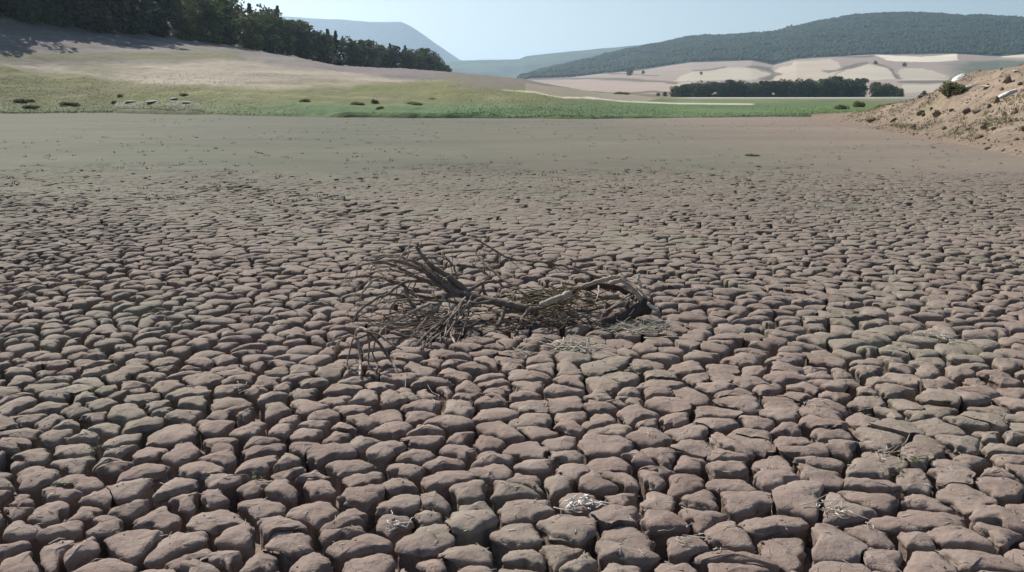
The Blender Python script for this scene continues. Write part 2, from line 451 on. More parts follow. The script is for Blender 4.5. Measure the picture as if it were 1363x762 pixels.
def strip(name, mat, pxs, levels, subs, amp, paint):
    """levels: list of functions px -> (Y, z); linear between levels; builds a height field in world space"""
    P = np.asarray(pxs, float); rows = []
    for a, b, n in zip(levels, levels[1:], subs):
        (Ya, za), (Yb, zb) = a(P), b(P)
        for k in range(n):
            u = k / n; rows.append((Ya * (Yb / Ya) ** u, za + (zb - za) * u))
    Yb, zb = levels[-1](P); rows.append((Yb + 0 * P, zb + 0 * P))
    Yg = np.array([r[0] + 0 * P for r in rows]); Zg = np.array([r[1] + 0 * P for r in rows])
    ty = (CH - Zg) / Yg                       # tangent below the horizon -> photo row
    dz = -ty; vy = (dz * math.cos(TH) + math.sin(TH)) / (math.cos(TH) - dz * math.sin(TH))
    pyg = 381 - vy * F
    Xg = (P[None] - 681.5) / F * Yg / (math.cos(TH) + vy * math.sin(TH))
    Zn = Zg + amp(Xg, Yg, Zg)
    col = paint(P[None] + 0 * Yg, pyg, Xg, Yg, Zn)
    o = link(name, mesh_np(name, np.stack([Xg, Yg, Zn], -1), grid_faces(*Xg.shape)[:, ::-1][:, ::-1], mat, cols=col), kind='structure')
    f = grid_faces(*Xg.shape)
    o_bvh = BVHTree.FromPolygons([tuple(p) for p in np.stack([Xg, Yg, Zn], -1).reshape(-1, 3)], [tuple(k) for k in f])
    def h(x, y):
        r = o_bvh.ray_cast(Vector((x, y, 2000)), Vector((0, 0, -1)))
        return r[0].z if r[0] else None
    return o, h

def z_of(px, py, Y): return at(px, py, Y)[2]

# shore bank: lake shore, grass flats and the bare hillside up to the tree line on the left
TX = [-1100, -300, 0, 150, 300, 450, 600, 700, 800, 900, 1000, 1100, 1200, 1400, 2400]
TSH = [151, 151, 151, 150, 153, 155.5, 156, 157, 157, 156, 155, 155, 152, 150, 150]
TTR = [-80, 5, 28, 43, 59, 88, 101, 110, 124, 129.5, 129.5, 129.5, 129, 128, 128]
TDT = [130, 125, 130, 155, 205, 300, 470, 560, 600, 600, 600, 600, 600, 600, 600]
THL = [-170, -85, -45, -5, 36, 77, 99, 112, 127, 128, 128, 128, 128, 128, 128]
def shoreY(px): return 2360 / (table(px, TX, TSH) - 125) * (1 + .028 * fbm(px * .014, 0 * px, 91, 3))
def lip(px): return .10 + .34 * (sstep(430, 460, px) * sstep(668, 650, px)) + .30 * (sstep(150, 160, px) * sstep(275, 265, px)) + .12 * sstep(700, 740, px) * sstep(900, 860, px)
lv = [lambda p: (shoreY(p) * .985, -.5 + 0 * p),
      lambda p: (shoreY(p), lip(p)),
      lambda p: (shoreY(p) * 1.05, .14 + z_of(p, table(p, TX, TTR), table(p, TX, TDT)) * .07),
      lambda p: (table(p, TX, TDT), z_of(p, table(p, TX, TTR), table(p, TX, TDT))),
      lambda p: (table(p, TX, TDT) * 1.6, z_of(p, table(p, TX, THL), table(p, TX, TDT) * 1.6) - 3 * sstep(720, 860, p)),
      lambda p: (table(p, TX, TDT) * 3.0, z_of(p, table(p, TX, THL), table(p, TX, TDT) * 1.6) * .6 - 3)]
def bank_amp(X, Y, Z):
    k = sstep(0, 1.5, Z) 
    return k * (.5 * fbm(X * .045, Y * .045, 61, 4) + .16 * fbm(X * .4, Y * .4, 62, 3)) + .05 * fbm(X * .5, Y * .5, 63, 3)
def A(*c): return np.array(c, float)
PALE, MAUVE, OLIVE, GREEN, SOIL = A(.31, .275, .215), A(.165, .15, .142), A(.140, .150, .060), A(.090, .142, .062), A(.17, .145, .125)
def lerp(a, b, k): return a * (1 - k[..., None]) + b * k[..., None]
def bank_paint(px, py, X, Y, Z):
    wob = 5 * fbm(px * .008, py * .03, 81, 3) + 2 * fbm(px * .03, py * .12, 82, 3)
    c = np.zeros(px.shape + (3,)) + MAUVE
    c = lerp(c, A(.215, .195, .18), sstep(-.1, .4, fbm(px * .006, py * .06, 83, 3)) * .5)
    # dark grassy line half way up
    dl = np.exp(-((py - 77 - wob * .5 + (px < 0) * 0) / 5.5) ** 2) * sstep(345, 300, px)
    c = lerp(c, A(.125, .125, .07), np.clip(dl * 1.3, 0, 1) * .95)
    top = table(px, [-400, 0, 150, 330, 450, 520, 600], [70, 88, 89, 82, 94, 103, 110]) + wob * .8
    bot = table(px, [-400, 0, 80, 150, 300, 450, 520, 600], [88, 88, 102, 110, 114, 115, 109, 107]) + wob * 1.3
    c = lerp(c, PALE * (1 + .12 * fbm(px * .01, py * .1, 84, 3))[..., None], sstep(-3, 3, py - top) * sstep(640, 560, px))
    c = c * (1 + .22 * fbm(px * .005, py * .22, 93, 4) + .10 * fbm(X * .25, Y * .25, 94, 3))[..., None]
    c = lerp(c, A(.15, .15, .075), sstep(.12, .5, fbm(px * .007, py * .11, 95, 4)) * .55)
    ol = OLIVE * (1 + .25 * fbm(px * .012, py * .09, 85, 4))[..., None]
    c = lerp(c, ol, sstep(-4, 5, py - bot))
    c = lerp(c, A(.13, .12, .075), (sstep(-.02, .35, fbm(px * .02, py * .2, 86, 4)) * sstep(-4, 5, py - bot)) * .6)
    c = lerp(c, A(.27, .25, .15), (sstep(.15, .5, fbm(px * .012, py * .3, 96, 4)) * sstep(-4, 5, py - bot)) * .5)
    gr = GREEN * (1 + .3 * fbm(px * .012, py * .2, 87, 4))[..., None]
    c = lerp(c, gr, sstep(128, 142, py + wob * .8) * sstep(120, 430, px))
    c = lerp(c, A(.14, .16, .085), sstep(136, 146, py + wob * .8) * sstep(430, 120, px))
    # brown end of the slope, beige spit and the pale strand line
    c = lerp(c, A(.16, .145, .12), sstep(585, 640, px) * sstep(122, 112, py))
    c = lerp(c, PALE * .8, poly_in(px, py, [(700, 112), (800, 122), (880, 131), (860, 135), (780, 133), (700, 123)]).astype(float) * .85)
    c = lerp(c, A(.52, .50, .40), np.clip(1.3 - line_d(px, py, [(672, 121), (712, 124), (745, 130), (790, 132)]), 0, 1))
    c = lerp(c, A(.52, .50, .40), np.clip(1.3 - line_d(px, py, [(780, 130.5), (830, 135), (900, 138), (1000, 139)]), 0, 1) * .9)
    far = sstep(133.5, 131, py) * sstep(880, 940, px)
    c = lerp(c, A(.17, .19, .15), far)
    c = lerp(c, A(.50, .48, .43), np.clip(1 - np.abs(py - 130.6) / .9, 0, 1) * sstep(890, 930, px) * .8)
    hot = np.exp(-((py - 147 + (px - 1000) * .01) / 4) ** 2) * sstep(760, 850, px)
    c = lerp(c, A(.115, .175, .055), hot * .8 * sstep(-.2, .3, fbm(px * .01, py * .05, 88, 3)))
    c = lerp(c, SOIL * 1.3, sstep(1120, 1230, px + wob * 6) * .55)
    gy = poly_in(px, py, [(150, 138), (262, 134), (278, 148), (155, 150)]).astype(float)
    c = lerp(c, A(.26, .255, .235), gy * .45 * sstep(-.3, .3, fbm(px * .05, py * .3, 97, 3)))
    return np.clip(c, .02, .8)
pxs = np.concatenate([np.arange(-1100, -60, 14.), np.arange(-60, 1430, 2.), np.arange(1430, 2400, 16.)])
bank, bank_h = strip('shore_bank', BANK, pxs, lv, (3, 12, 84, 26, 6), bank_amp, bank_paint)

# broad ground under everything, out to the horizon
g = np.linspace(-14000, 14000, 57); GX, GY = np.meshgrid(g, g + 6000)
link('valley_ground', mesh_np('valley_ground', np.stack([GX, GY, -3.5 + 0 * GX], -1), grid_faces(57, 57), FIELD, cols=np.tile([.2, .19, .13], (57 * 57, 1))), kind='structure')

# harvested fields on the far valley side
FX = [540, 640, 690, 705, 760, 850, 920, 1000, 1030, 1060, 1160, 1270, 1330, 1363, 2400]
FT = [113, 112, 108, 104, 103, 93, 83, 81, 87, 79, 74, 73, 76, 73, 60]
fl = [lambda p: (560 + 0 * p, -3 + 0 * p), lambda p: (620 + 0 * p, z_of(p, 129.2, 620.)),
      lambda p: (1150 + 0 * p, z_of(p, 108 + (table(p, FX, FT) - 85) * .25, 1150.)),
      lambda p: (1700 + 0 * p, z_of(p, table(p, FX, FT), 1700.)), lambda p: (2000 + 0 * p, z_of(p, table(p, FX, FT), 1700.) - 14)]
CREAM = A(.42, .375, .30)
def field_paint(px, py, X, Y, Z):
    px = px + 9 * fbm(px * .035, py * .12, 101, 4); py = py + 2.0 * fbm(px * .03, py * .1 + 9, 102, 3)
    c = np.zeros(px.shape + (3,)) + A(.29, .24, .205)
    c = lerp(c, A(.25, .20, .17), sstep(-.1, .3, fbm(px * .012, py * .08, 103, 2)) * .6)
    for pts, cc in (([(895, 107), (930, 94), (1000, 91), (1028, 101), (1010, 107)], CREAM),
                    ([(1022, 108), (1030, 98), (1060, 84), (1105, 80), (1120, 90), (1108, 106)], CREAM * A(1, .95, .93)),
                    ([(1108, 106), (1128, 90), (1150, 85), (1180, 88), (1192, 105)], CREAM * 1.04),
                    ([(1192, 106), (1200, 92), (1230, 92), (1264, 104), (1262, 108)], CREAM * .95),
                    ([(1200, 112), (1262, 110), (1262, 122), (1200, 124)], CREAM * .9),
                    ([(1160, 74), (1200, 75), (1240, 75), (1276, 73), (1274, 79), (1230, 82), (1190, 81)], CREAM * 1.4),
                    ([(1338, 73), (1400, 70), (1400, 77), (1338, 77)], CREAM * 1.15),
                    ([(700, 113), (760, 105), (830, 106), (900, 109), (895, 124), (840, 126)], A(.33, .265, .22)),
                    ([(890, 128), (900, 110), (940, 108), (915, 118), (905, 128)], CREAM * .85)):
        c = lerp(c, cc, poly_in(px, py, pts).astype(float))
    HED = A(.10, .085, .065)
    for pts, wd in (([(680, 112), (740, 118), (800, 124), (860, 127), (895, 127)], 1.5), ([(700, 106), (760, 104), (830, 107), (900, 108)], .9),
                    ([(925, 95), (965, 92)], 1.0), ([(1000, 90), (1022, 93), (1032, 100), (1016, 106)], 1.6), ([(1105, 95), (1128, 88), (1150, 84)], 1.6),
                    ([(1170, 84), (1185, 92), (1195, 104)], 1.1), ([(1200, 109), (1270, 108)], .8), ([(820, 125), (870, 122), (900, 124)], 1.6),
                    ([(1035, 84), (1060, 78), (1160, 76)], .6), ([(800, 97), (840, 99), (870, 101)], .8)):
        c = lerp(c, HED, np.clip(wd + .8 - line_d(px, py, pts), 0, 1) * .8)
    c = lerp(c, A(.13, .115, .10), sstep(705, 660, px))
    c = lerp(c, A(.10, .12, .085), sstep(1245, 1300, px + 12 * fbm(px * .05, py * .3, 105, 2)) * sstep(78, 81, py))
    return np.clip(c, .02, .8)
pxs = np.concatenate([np.arange(540, 1400, 1.5), np.arange(1400, 2400, 16.)])
fields, field_h = strip('harvested_fields', FIELD, pxs, fl, (2, 60, 70, 3), lambda X, Y, Z: sstep(600, 900, Y) * 3.0 * fbm(X * .006, Y * .006, 66, 3), field_paint)

# wooded hill behind the fields, hazy ridge behind it, table mountain on the left
HX = [600, 690, 705, 760, 800, 860, 925, 1000, 1070, 1100, 1170, 1210, 1280, 1363, 1700, 2400]
HY = [120, 106, 99, 84, 76, 62, 51, 43, 33, 30, 21, 19, 21, 23, 30, 45]
hl = [lambda p: (1720 + 0 * p, z_of(p, table(p, FX, FT) + 9, 1720.)), lambda p: (1800 + 0 * p, z_of(p, table(p, FX, FT) + 1, 1800.)),
      lambda p: (2800 + 0 * p, z_of(p, table(p, HX, HY), 2800.)), lambda p: (3600 + 0 * p, z_of(p, table(p, HX, HY), 2800.) * .5)]
def wood_paint(px, py, X, Y, Z):
    f = fbm(X * .006, Y * .006, 111, 4)
    c = lerp(np.zeros(px.shape + (3,)) + A(.020, .036, .024), A(.042, .064, .038), sstep(-.4, .5, f))
    return c
pxs = np.concatenate([np.arange(600, 1400, 2.), np.arange(1400, 2400, 16.)])
def hill_amp(X, Y, Z): return sstep(1750, 2000, Y) * (15 * fbm(X * .004, Y * .004, 67, 4) + 3.5 * fbm(X * .05, Y * .05, 68, 2))
hill, hill_h = strip('wooded_hill', WOODED, pxs, hl, (3, 90, 6), hill_amp, wood_paint)
rx = [480, 600, 640, 690, 700, 760, 800, 860, 1100]; ry = [100, 82, 80, 79, 75, 69, 66, 62, 50]
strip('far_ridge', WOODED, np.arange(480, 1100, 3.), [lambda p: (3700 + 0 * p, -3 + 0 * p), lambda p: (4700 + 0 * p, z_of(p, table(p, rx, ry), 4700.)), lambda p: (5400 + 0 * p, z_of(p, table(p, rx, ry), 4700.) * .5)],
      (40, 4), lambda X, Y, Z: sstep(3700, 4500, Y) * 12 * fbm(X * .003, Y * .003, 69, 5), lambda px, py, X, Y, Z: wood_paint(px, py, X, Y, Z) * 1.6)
mx = [-900, 200, 300, 360, 400, 450, 490, 535, 548, 560, 580, 600, 612, 640, 700]; my = [10, 12, 18, 21.5, 23, 25, 29, 30, 36, 44, 58, 71, 79, 88, 112]
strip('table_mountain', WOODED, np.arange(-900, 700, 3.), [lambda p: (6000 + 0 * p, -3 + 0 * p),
      lambda p: (7000 + 0 * p, z_of(p, 60 + table(p, mx, my) * .5, 7000.)), lambda p: (7300 + 0 * p, z_of(p, table(p, mx, my), 7300.)), lambda p: (9000 + 0 * p, z_of(p, table(p, mx, my), 7300.) * .98)],
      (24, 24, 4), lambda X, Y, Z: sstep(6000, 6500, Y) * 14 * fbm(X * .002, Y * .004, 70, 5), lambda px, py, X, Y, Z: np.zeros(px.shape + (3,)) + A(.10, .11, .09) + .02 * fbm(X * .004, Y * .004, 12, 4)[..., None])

# tree canopy of the far wooded hill: tens of thousands of crowns, one stuff mesh
n = 40000
gx = nprng.uniform(690, 1420, n); gy = nprng.uniform(0, 1, n) ** .9
YYc = 1830 * (2800 / 1830) ** gy; z0 = z_of(gx, table(gx, FX, FT) + 1, 1800.); z1 = z_of(gx, table(gx, HX, HY), 2800.)
u = np.log(YYc / 1800) / math.log(2800 / 1800); Zc = z0 + (z1 - z0) * u
tanv = (Zc - CH) / YYc; vyc = (tanv * math.cos(TH) + math.sin(TH)) / (math.cos(TH) - tanv * math.sin(TH))
Xc = (gx - 681.5) / F * YYc / (math.cos(TH) + vyc * math.sin(TH)); Zc = Zc + hill_amp(Xc, YYc, Zc)
dome = np.array([[0, 0, 1.15], [.75, 0, .5], [.25, .7, .55], [-.6, .45, .45], [-.6, -.45, .55], [.25, -.7, .45], [.9, .1, -.4], [.3, .9, -.4], [-.8, .5, -.4], [-.8, -.5, -.4], [.3, -.9, -.4]])
dt = np.array([[0, 1, 2], [0, 2, 3], [0, 3, 4], [0, 4, 5], [0, 5, 1]]); dq = np.array([[1, 6, 7, 2], [2, 7, 8, 3], [3, 8, 9, 4], [4, 9, 10, 5], [5, 10, 6, 1]])
def domes(X, Y, Z, s, hgt, mat, name, cmul, **kw):
    n = len(X); an = nprng.uniform(0, 6.28, n); c, sn = np.cos(an)[:, None], np.sin(an)[:, None]
    V = np.repeat(dome[None], n, 0) * (1 + nprng.normal(0, .16, (n, 11, 1)))
    W = np.stack([V[..., 0] * c - V[..., 1] * sn, V[..., 0] * sn + V[..., 1] * c, V[..., 2]], -1)
    W = W * np.stack([s, s, hgt], 1)[:, None] + np.stack([X, Y, Z], 1)[:, None]
    off = (np.arange(n) * 11)[:, None, None]
    col = np.repeat((A(.030, .050, .029)[None] * cmul[:, None])[:, None], 11, 1)
    return link(name, mesh_np(name, W.reshape(-1, 3), [(dq[None] + off).reshape(-1, 4), (dt[None] + off).reshape(-1, 3)], mat, cols=col), **kw)
domes(Xc, YYc, Zc + 1.5, nprng.uniform(3, 5.5, n), nprng.uniform(2.2, 4, n), WOODED, 'wooded_hill_canopy', nprng.uniform(.75, 1.3, n), kind='stuff',
      label='dense dark woodland covering the long hill behind the fields')

# ------------------------------------------------------------------ dirt mound on the right
MX = [1080, 1130, 1160, 1200, 1240, 1270, 1300, 1330, 1363, 1600, 2600]
MC = [156, 153, 149, 138, 122, 107, 98, 91, 86, 66, 50]
MF = [160, 167, 171, 177, 185, 189, 195, 201, 208, 235, 300]
MD = [72, 66, 63, 59, 55, 52, 51, 50, 49, 44, 30]
mlv = [lambda p: (2360 / (table(p, MX, MF) - 125) * .97, -.25 + 0 * p),
       lambda p: (2360 / (table(p, MX, MF) - 125), .03 * sstep(1080, 1140, p)),
       lambda p: ((2360 / (table(p, MX, MF) - 125) * .55 + table(p, MX, MD) * .45), z_of(p, table(p, MX, MF) * .5 + table(p, MX, MC) * .5 + 8, (2360 / (table(p, MX, MF) - 125) * .55 + table(p, MX, MD) * .45))),
       lambda p: (table(p, MX, MD), z_of(p, table(p, MX, MC), table(p, MX, MD))),
       lambda p: (table(p, MX, MD) * 1.15, z_of(p, table(p, MX, MC), table(p, MX, MD)) * .85),
       lambda p: (table(p, MX, MD) * 1.6, -.5 + 0 * p)]
def mound_amp(X, Y, Z):
    k = sstep(0, .8, Z)
    return k * (.26 * fbm(X * .35, Y * .35, 121, 4) + .11 * fbm(X * 1.1, Y * 1.1, 122, 4) - .16 * np.clip(fbm(X * .55 - Y * .25, Y * .16 + X * .1, 128, 3), 0, 1)) + .012 * fbm(X * 3, Y * 3, 123, 2)
def mound_paint(px, py, X, Y, Z):
    c = np.zeros(px.shape + (3,)) + A(.215, .168, .128)
    c = lerp(c, A(.28, .22, .165), sstep(-.1, .4, fbm(X * .25, Y * .25, 124, 4)))
    c = lerp(c, A(.19, .15, .11), sstep(.05, .4, fbm(X * .5, Y * .9, 125, 4)) * .7)
    c = lerp(c, A(.21, .20, .12), sstep(.0, .35, fbm(X * .3, Y * .3, 126, 4)) * sstep(1290, 1180, px) * sstep(172, 150, py))
    c = lerp(c, A(.185, .146, .110), sstep(.9, .0, Z + .3 * fbm(X * .4, Y * .4, 127, 3)))
    return c
pxs = np.concatenate([np.arange(1080, 1480, 2.), np.arange(1480, 2600, 12.)])
mound, mound_h = strip('dirt_mound', MOUND, pxs, mlv, (3, 60, 60, 10, 8), mound_amp, mound_paint)

# ------------------------------------------------------------------ trees
def leaf_cloud(mb, cx, r, n, size, g, flat=.35):
    d = g.normal(0, 1, (n, 3)); d /= np.linalg.norm(d, axis=1)[:, None]
    rad = g.uniform(.55, 1.0, n) ** .6
    P = np.asarray(cx) + d * rad[:, None] * np.asarray(r)
    a = g.normal(0, 1, (n, 3)); a /= np.linalg.norm(a, axis=1)[:, None]
    b = np.cross(a, g.normal(0, 1, (n, 3))); b /= np.linalg.norm(b, axis=1)[:, None]
    s = size * g.uniform(.6, 1.3, n)[:, None]
    V = np.stack([P - a * s - b * s * .55, P + a * s * .9 - b * s * .6, P + a * s + b * s * .5, P - a * s * .8 + b * s * .6], 1)
    mb.add(V.reshape(-1, 3), q=np.arange(n * 4).reshape(n, 4))

def make_tree(seed, kind):
    g = np.random.default_rng(seed); tr = MB(); cr = MB()
    if kind == 'pine':
        H = g.uniform(10, 12); tr.tube([(0, 0, -.5), (.1, 0, H * .4), (0, .1, H * .95)], [.28, .18, .04], 6)
        for k in range(13):
            u = k / 12; z = H * (.2 + .78 * u); rr = (1 - u) * 2.6 + .35
            for m in range(4):
                an = g.uniform(0, 6.28); q = rr * g.uniform(.4, .7)
                tr.tube([(0, 0, z - .3), (math.cos(an) * rr * .8, math.sin(an) * rr * .8, z - .2)], [.06, .02], 4, 1)
                leaf_cloud(cr, (math.cos(an) * q, math.sin(an) * q, z + g.uniform(-.3, .3)), (rr * .5, rr * .5, .55), 22, .26, g)
    else:
        H = g.uniform(8.5, 11); Rw = H * g.uniform(.36, .46)
        tr.tube([(0, 0, -.5), (g.normal(0, .2), g.normal(0, .2), H * .3), (g.normal(0, .3), g.normal(0, .3), H * .65)], [.34, .24, .10], 7)
        for k in range(20):
            an = k * 2.4 + g.uniform(0, .6); z = H * g.uniform(.10, .92); w_ = Rw * math.sqrt(max(.05, 1 - ((z / H - .5) / .52) ** 2)) * g.uniform(.3, .85)
            c = (math.cos(an) * w_, math.sin(an) * w_, z)
            tr.tube([(0, 0, H * .25 + .2 * z * .5), (c[0] * .5, c[1] * .5, z * .8), c], [.11, .07, .02], 4, 2)
            r = H * g.uniform(.10, .19); leaf_cloud(cr, c, (r * 1.1, r * 1.1, r * .8), 75, .30, g)
        leaf_cloud(cr, (0, 0, H * .5), (Rw * .6, Rw * .6, H * .33), 160, .4, g)
    for k in range(9):
        an = k * .7 + g.uniform(0, .4); rr = g.uniform(.8, 2.2)
        leaf_cloud(cr, (math.cos(an) * rr, math.sin(an) * rr, .6), (1.3, 1.3, 1.1), 60, .28, g)
    return tr.mesh('tree_trunk', TRUNK), cr.mesh('tree_crown', PINE if kind == 'pine' else LEAF, smooth=False)
protos = [(make_tree(40 + k, 'broad'), 'broad') for k in range(7)] + [(make_tree(60 + k, 'pine'), 'pine') for k in range(3)]
def tree_root(name, kind_i, loc, sc, label, group, wide=1.0):
    (tm, cm), kd_ = protos[kind_i]
    o = bpy.data.objects.new(name, None); C.objects.link(o)
    o.location = loc; o.rotation_euler = (0, 0, rnd.uniform(0, 6.28)); o.scale = (sc * wide, sc * wide, sc); o.empty_display_size = .5
    o['label'] = label; o['category'] = 'tree'; o['group'] = group
    for nm, me in (('trunk', tm), ('crown', cm)):
        c = bpy.data.objects.new(nm, me); C.objects.link(c); c.parent = o
    return o
# belt above the bare bank
def belt_pt(px, u):                          # u = 0 at tree line, 1 at hill crest behind it
    Y0 = table(px, TX, TDT); Y = Y0 * 1.6 ** u
    z0 = z_of(px, table(px, TX, TTR), Y0); z1 = z_of(px, table(px, TX, THL), Y0 * 1.6); z = z0 + (z1 - z0) * u
    tv = (z - CH) / Y; vy = (tv * math.cos(TH) + math.sin(TH)) / (math.cos(TH) - tv * math.sin(TH))
    return (px - 681.5) / F * Y / (math.cos(TH) + vy * math.sin(TH)), Y
def belt_h(px):                              # tree height in metres along the belt
    return table(px, [-400, 0, 290, 400, 470, 520, 560, 575, 590, 608], [12, 12, 10.5, 10.5, 9.5, 10, 11, 11, 7.5, 3.0])
for r_i, (u, step) in enumerate(((.015, 5.6), (.13, 6.6), (.30, 8.0), (.52, 9.5), (.8, 11.5), (1.0, 13))):
    px = -330.0
    while px < 608 - r_i * 4:
        x, Y = belt_pt(px, u + rnd.uniform(-.015, .03))
        x += rnd.uniform(-1, 1); z = bank_h(float(x), float(Y))
        if z is not None:
            pine = rnd.random() < .22
            k = rnd.choice([7, 8, 9]) if pine else rnd.randrange(7)
            sc = belt_h(px) / 10.5 * rnd.uniform(.78, 1.12)
            if px < 110 and r_i == 0: sc *= .92
            tree_root('pine_tree' if pine else 'tree', k, (x, Y, z - .15), sc,
                      'dark pointed pine in the tree belt above the bare left bank' if pine else 'dark round crowned tree in the belt above the bare left bank',
                      'pines in the left tree belt' if pine else 'round trees in the left tree belt', 1.15)
        px += step * (1.0 if r_i < 3 else 1.3) * rnd.uniform(.8, 1.2) * F / Y * (1.0 if px > 250 else .95)
# wood across the valley floor
for u, n_t in ((592, 24), (602, 22), (614, 18)):
    for k in range(n_t):
        px = 893 + (1200 - 893) * (k + rnd.uniform(.1, .9)) / n_t
        if 1152 < px < 1160: continue
        x, Y, _ = at(px, 128, u + rnd.uniform(-3, 3))
        hp = table(px, [890, 905, 960, 1010, 1100, 1120, 1150, 1165, 1185, 1202], [8, 17, 19.5, 20, 22, 25, 20, 17, 18, 9]) * .515
        tree_root('tree', rnd.randrange(7), (x, Y, -.2), hp / 10 * rnd.uniform(.85, 1.08), 'dark tree in the straight wood across the valley floor', 'trees of the valley floor wood', 1.25)
# lone trees in the fields
for px, py, Y, hp, lab in ((838, 99.5, 1400, 9, 'larger of two lone dark trees on the pale upper left field'), (856, 98.5, 1420, 5, 'small lone tree just right of a larger one on the upper left field'),
                           (933, 103, 1250, 4, 'tiny lone tree on the cream field above the valley wood'), (1165, 92, 1400, 5, 'lone tree on the cream field left of the bright strip'),
                           (1203, 97.5, 1350, 5, 'lone tree on the pale field furthest right'), (1230, 128, 610, 9, 'isolated low tree right of the valley wood'),
                           (885, 128, 600, 7, 'small tree at the left tip of the valley wood'), (876, 129, 600, 5, 'bushy little tree standing off the left tip of the valley wood')):
    x, Yp, z = at(px, py, Y); zz = (field_h if Y > 650 else bank_h)(x, Yp)
    if zz is None: zz = z
    (tm, cm), _ = protos[rnd.randrange(7)]
    o = tree_root('tree', rnd.randrange(7), (x, Yp, zz - .2), hp / F * Y / 10, lab, 'lone trees in the valley', 1.4); del o['group']

# ------------------------------------------------------------------ shrubs along the shore
def make_shrub(seed):
    g = np.random.default_rng(seed); st = MB(); fo = MB()
    for k in range(11):
        an = g.uniform(0, 6.28); r = g.uniform(.1, .48); z = g.uniform(.25, .75)
        c = (math.cos(an) * r, math.sin(an) * r, z)
        st.tube([(0, 0, -.05), (c[0] * .5, c[1] * .5, z * .6), c], [.03, .02, .008], 4, 2)
        leaf_cloud(fo, (c[0], c[1], z * .55), (.28, .28, .34), 120, .05, g)
    return st.mesh('shrub_stem', TRUNK), fo.mesh('shrub_foliage', SHRUB, False)
shr = [make_shrub(90 + k) for k in range(4)]
def shrub(px, py, Y, wpx, hpx, lab, hfun, mat=None):
    x, Yp, z = at(px, py, Y); zz = hfun(x, Yp); zz = z if zz is None else zz
    o = bpy.data.objects.new('shrub', None); C.objects.link(o); o.location = (x, Yp, zz - .10 * min(1, Y / 60))
    tall = 1.4 if wpx < 33 else 1.0; o.scale = (wpx * .85 / F * Y, wpx * .85 / F * Y, hpx * tall / F * Y); o.rotation_euler = (0, 0, rnd.uniform(0, 6))
    o['label'] = lab; o['category'] = 'shrub'
    sm, fm = rnd.choice(shr)
    for nm, me in (('stem', sm), ('foliage', fm)):
        c = bpy.data.objects.new(nm, me); C.objects.link(c); c.parent = o
def on_mound_Y(px, py):
    for Y in np.arange(27, 75, .25):
        x, Yp, z = at(px, py, Y); h = mound_h(x, Yp)
        if h is not None and z <= h: return float(Y)
    return float(table(px, MX, MD))
def bank_Y(px, py):                          # distance at which the bank surface crosses this photo row
    s0, s1 = table(px, TX, TSH), table(px, TX, TTR); y0, y1 = shoreY(np.array([float(px)]))[0], table(px, TX, TDT)
    best = (1e9, y0)
    for k in range(60):
        u = k / 59; Y = y0 * (y1 / y0) ** u; z = lip(np.array([float(px)]))[0] * (1 - u) + z_of(px, s1, y1) * u
        tv = (z - CH) / Y; vy = (tv * math.cos(TH) + math.sin(TH)) / (math.cos(TH) - tv * math.sin(TH)); p = 381 - vy * F
        best = min(best, (abs(p - py), Y))
    return float(best[1])
for px, py, wp, hp, lab in ((30, 128, 22, 5, 'low dark shrub at the far left of the grassy shore'), (160, 124, 9, 4, 'small dark bush alone on the olive slope above the grey patch'),
        (95, 136, 26, 4, 'flat olive shrub above the left shoreline'), (40, 138, 20, 4, 'flat shrub on the left shore below the darker one'), (152, 135, 10, 4, 'little bush at the left tip of the grey shore patch'),
        (245, 128, 12, 4, 'small bush above the right end of the grey shore patch'), (405, 138, 18, 5, 'brown green shrub on the middle of the left shore'),
        (478, 139, 20, 6, 'broad dark green shrub on the shore, left of a close pair'), (500, 138, 10, 7, 'narrow dark shrub, left half of a close pair on the shore'), (506, 145, 12, 5, 'dark shrub just below a close pair near the shoreline'),
        (550, 141, 26, 5, 'long low dark green shrub on the middle shore'), (575, 131, 14, 3, 'small olive shrub high on the grass flat'),
        (830, 131, 22, 4, 'dull shrub patch on the beige spit'),
        (1120, 146, 20, 7, 'wide green shrub at the right end of the grass flat'), (1145, 143, 16, 9, 'upright green shrub beside the wide one near the mound'), (1180, 145, 30, 6, 'olive shrub at the foot of the dirt mound')):
    if px < 760 or px > 1000: Y = bank_Y(px, py)
    else: Y = 2360 / (py - 125)
    shrub(px, py, min(Y, 420), wp, hp, lab, bank_h)
shrub(1268, 128, on_mound_Y(1268, 126), 36, 24, 'olive green bush on the slope of the dirt mound', mound_h)
shrub(1312, 164, 38.0, 12, 5, 'tiny dry bush low on the dirt mound', mound_h)
shrub(1003, 206, 29.1, 22, 4.5, 'lone flat tuft of weeds on the smooth lake bed', lambda x, y: 0.02)

